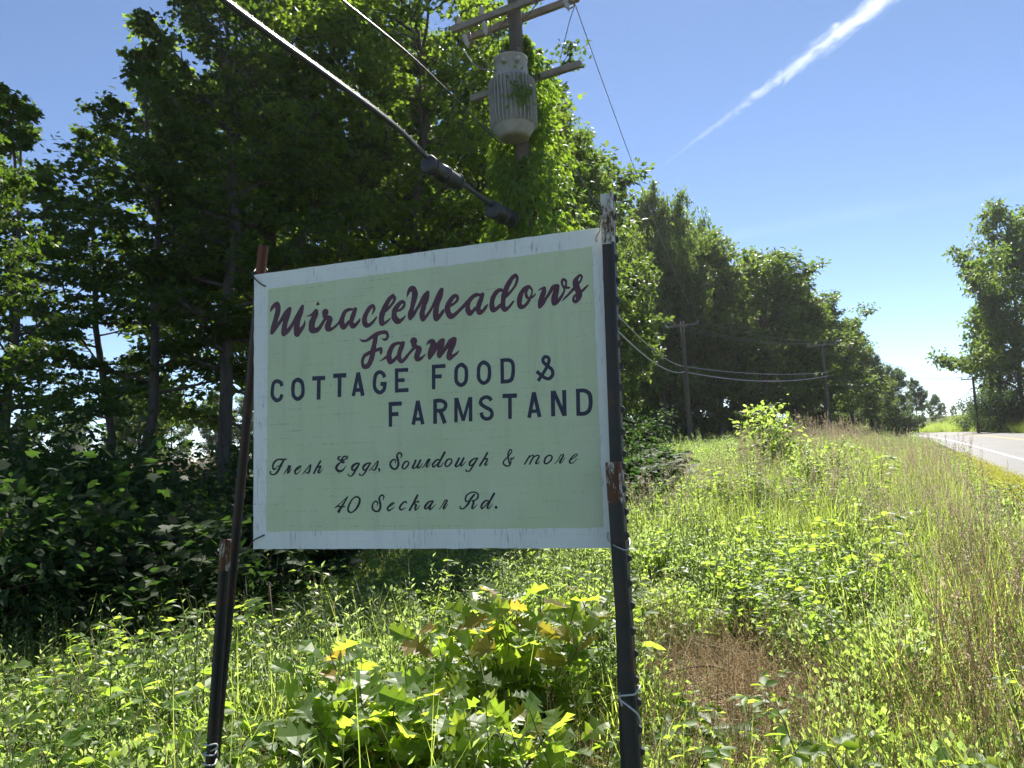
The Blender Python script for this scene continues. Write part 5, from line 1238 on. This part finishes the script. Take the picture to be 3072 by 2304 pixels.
def stalk(g, h):
    """orchard grass: one stem, two leaves, dark clustered seed heads on side branches"""
    u = np.linspace(0, 1, 7)[:, None]; le = g.normal(0, .07, 2); P = np.hstack([le[0]*u**2, le[1]*u**2, h*u]); L = [P]; R_ = [np.linspace(.002, .0009, 7)]; C = []
    for j in range(6):
        w = .80+.2*j/5; q = np.array([np.interp(w, u[:, 0], P[:, c]) for c in range(3)]); a = j*2.6+g.uniform(0, 1); e = q+np.array([math.cos(a), math.sin(a), 1.1])*g.uniform(.012, .05)*(1.5-w*.9)
        L.append(np.array([q, (q+e)/2, e])); R_.append([.0009]*3); C.append(e)
    C = np.array(C); n = 150; idx = g.integers(0, len(C), n); pts = C[idx]+g.normal(0, .007, (n, 3))*[1, 1, 1.4]
    V, F = leaves('', T_DIA, pts, rdir(n, 1, g), rdir(n, 0, g), g.uniform(.006, .011, n), None)
    bl = cat_parts([blade(g.uniform(.25, .45), .004, g.uniform(.3, .9), g.uniform(0, 6.28), P[1+k]) for k in range(3)])
    return clump_object('s', [(V, F, 0), (*stems_geo(L, R_, 4), 0), (*bl, 1)], [M['seed'], M['grass']])
for i, (dx, dist, h, lab) in enumerate([(2098, 6.4, 1.22, 'tallest orchard grass stalk before the road'), (2118, 6.2, 1.10, 'orchard grass stalk just right of the tallest one'), (2078, 6.6, 1.06, 'orchard grass stalk just left of the tallest one'),
      (2140, 6.0, 1.08, 'orchard grass stalk with wide seed clusters before the white line'), (2178, 5.7, .92, 'short orchard grass stalk before the mown verge'), (2192, 5.5, .86, 'rightmost orchard grass stalk'),
      (2046, 7.0, 1.08, 'orchard grass stalk before the pavement edge'), (2020, 7.4, 1.04, 'slim orchard grass stalk at the end of the tall grass'), (2120, 4.9, .80, 'orchard grass stalk with a pinkish head low at the right')]):
    single('grass_stalk', stalk(gp, h), dx, dist, 1.0, lab, 'grass stalk', 0, 'orchard grass stalks by the road')
def stick(pts, r, label): return tag(MB().tube(smooth_pts(pts, 5), r, 6).build('dead_stick', M['twig'], None, True), label, 'stick')
def gpt(dx, dist, h): x, y, z = base_at(dx, dist); return np.array([x, y, z+.05+h])
stick([gpt(1400, 4.6, .12), gpt(1500, 4.5, .20), gpt(1590, 4.3, .16)], .006, 'thin dry stick lying on the straw right of the post')
stick([gpt(660, 2.9, .10), gpt(740, 2.8, .26), gpt(830, 2.7, .12)], .005, 'bare brown twig low under the sign')
stick([gpt(60, 7.2, .0), gpt(58, 7.2, .9), gpt(40, 7.1, 1.15)], .010, 'pale bent stalk standing in the shade at the left')
stick([gpt(590, 5.2, .2), gpt(575, 5.2, .85)], .006, 'thin dark upright stem behind the left post')

# ------------------------------------------------------------------ contrail
def contrail():
    D_ = 6000.0; a = at(1960, -40, D_); b = at(1395, 385, D_*1.25); L = np.linalg.norm(b-a); ax = (b-a)/L
    y = norm(np.cross(UP, ax)); z = np.cross(ax, y)
    m, nt, out = mat_base('contrail_vapour')
    tc = N(nt, 'ShaderNodeTexCoord'); sp = N(nt, 'ShaderNodeSeparateXYZ'); nt.links.new(tc.outputs['Object'], sp.inputs[0])
    q = mth(nt, 'DIVIDE', sp.outputs[0], L)
    rad = mth(nt, 'ADD', mth(nt, 'MULTIPLY', mth(nt, 'POWER', mth(nt, 'SUBTRACT', 1.0, q, True), 1.2), 135.0), 14.0)
    mp = N(nt, 'ShaderNodeMapping'); mp.inputs['Scale'].default_value = (.006, .016, .016); nt.links.new(tc.outputs['Object'], mp.inputs[0])
    n1 = noise(nt, 1.0, 7, .70, mp.outputs[0], 1.2)
    rr_ = mth(nt, 'DIVIDE', mth(nt, 'SQRT', mth(nt, 'ADD', mth(nt, 'POWER', mth(nt, 'ABSOLUTE', sp.outputs[1]), 2.0), mth(nt, 'POWER', mth(nt, 'ABSOLUTE', sp.outputs[2]), 2.0))), rad)
    d = mth(nt, 'SUBTRACT', mth(nt, 'ADD', mth(nt, 'MULTIPLY', mth(nt, 'SUBTRACT', n1.outputs[0], .5), 3.2), .60), rr_, True)
    fade = mth(nt, 'SUBTRACT', 1.0, mth(nt, 'POWER', q, .9), True)
    v = N(nt, 'ShaderNodeVolumePrincipled'); v.inputs['Color'].default_value = (1, 1, 1, 1); v.inputs['Anisotropy'].default_value = .35
    nt.links.new(mth(nt, 'MULTIPLY', mth(nt, 'MULTIPLY', d, fade), .0085), v.inputs['Density']); nt.links.new(v.outputs[0], out.inputs['Volume'])
    mb = MB(); n = 10; us = np.linspace(0, 1, n)
    V, F = tube_geo([(u*L, 0, 0) for u in us], [270*(1-u)**1.1+34 for u in us], 12)
    o = mobj('contrail', new_mesh('contrail', V, F, m)); o.matrix_world = Matrix(((ax[0], y[0], z[0], a[0]), (ax[1], y[1], z[1], a[1]), (ax[2], y[2], z[2], a[2]), (0, 0, 0, 1)))
    tag(o, 'white vapour trail slanting across the blue sky', 'contrail')
contrail()
def cirrus():
    D_ = 7000.0; a = at(2230, 392, D_); b = at(1540, 520, D_*1.1); L = np.linalg.norm(b-a); ax = (b-a)/L; y = norm(np.cross(UP, ax)); z = np.cross(ax, y)
    m, nt, out = mat_base('cirrus_vapour')
    tc = N(nt, 'ShaderNodeTexCoord'); sp = N(nt, 'ShaderNodeSeparateXYZ'); nt.links.new(tc.outputs['Object'], sp.inputs[0])
    mp = N(nt, 'ShaderNodeMapping'); mp.inputs['Scale'].default_value = (.0012, .006, .006); nt.links.new(tc.outputs['Object'], mp.inputs[0])
    n1 = noise(nt, 1.0, 6, .65, mp.outputs[0], 1.0)
    rr_ = mth(nt, 'DIVIDE', mth(nt, 'SQRT', mth(nt, 'ADD', mth(nt, 'POWER', mth(nt, 'ABSOLUTE', sp.outputs[1]), 2.0), mth(nt, 'POWER', mth(nt, 'ABSOLUTE', sp.outputs[2]), 2.0))), 130.0)
    d = mth(nt, 'SUBTRACT', mth(nt, 'ADD', mth(nt, 'MULTIPLY', mth(nt, 'SUBTRACT', n1.outputs[0], .5), 2.4), .75), rr_, True)
    v = N(nt, 'ShaderNodeVolumePrincipled'); v.inputs['Color'].default_value = (1, 1, 1, 1); v.inputs['Anisotropy'].default_value = .35
    nt.links.new(mth(nt, 'MULTIPLY', d, .0002), v.inputs['Density']); nt.links.new(v.outputs[0], out.inputs['Volume'])
    V, F = tube_geo([(u*L, 0, 0) for u in np.linspace(0, 1, 9)], [60, 150, 185, 190, 190, 190, 180, 140, 40], 12)
    o = mobj('cirrus_cloud', new_mesh('cirrus_cloud', V, F, m)); o.matrix_world = Matrix(((ax[0], y[0], z[0], a[0]), (ax[1], y[1], z[1], a[1]), (ax[2], y[2], z[2], a[2]), (0, 0, 0, 1)))
    tag(o, 'faint thin streak of cloud low in the blue sky', 'cloud')
cirrus()

# ------------------------------------------------------------------ summer haze in the air
hz, nt, out = mat_base('summer_haze')
v = N(nt, 'ShaderNodeVolumePrincipled'); v.inputs['Color'].default_value = (.93, .96, 1, 1); v.inputs['Density'].default_value = .0002; v.inputs['Anisotropy'].default_value = .5
nt.links.new(v.outputs[0], out.inputs['Volume'])
hb = MB().box((0, 590, 17), (1840, 1320, 62)).build('haze', hz)
tag(hb, 'thin bright summer haze over the whole scene', 'haze', kind='stuff')
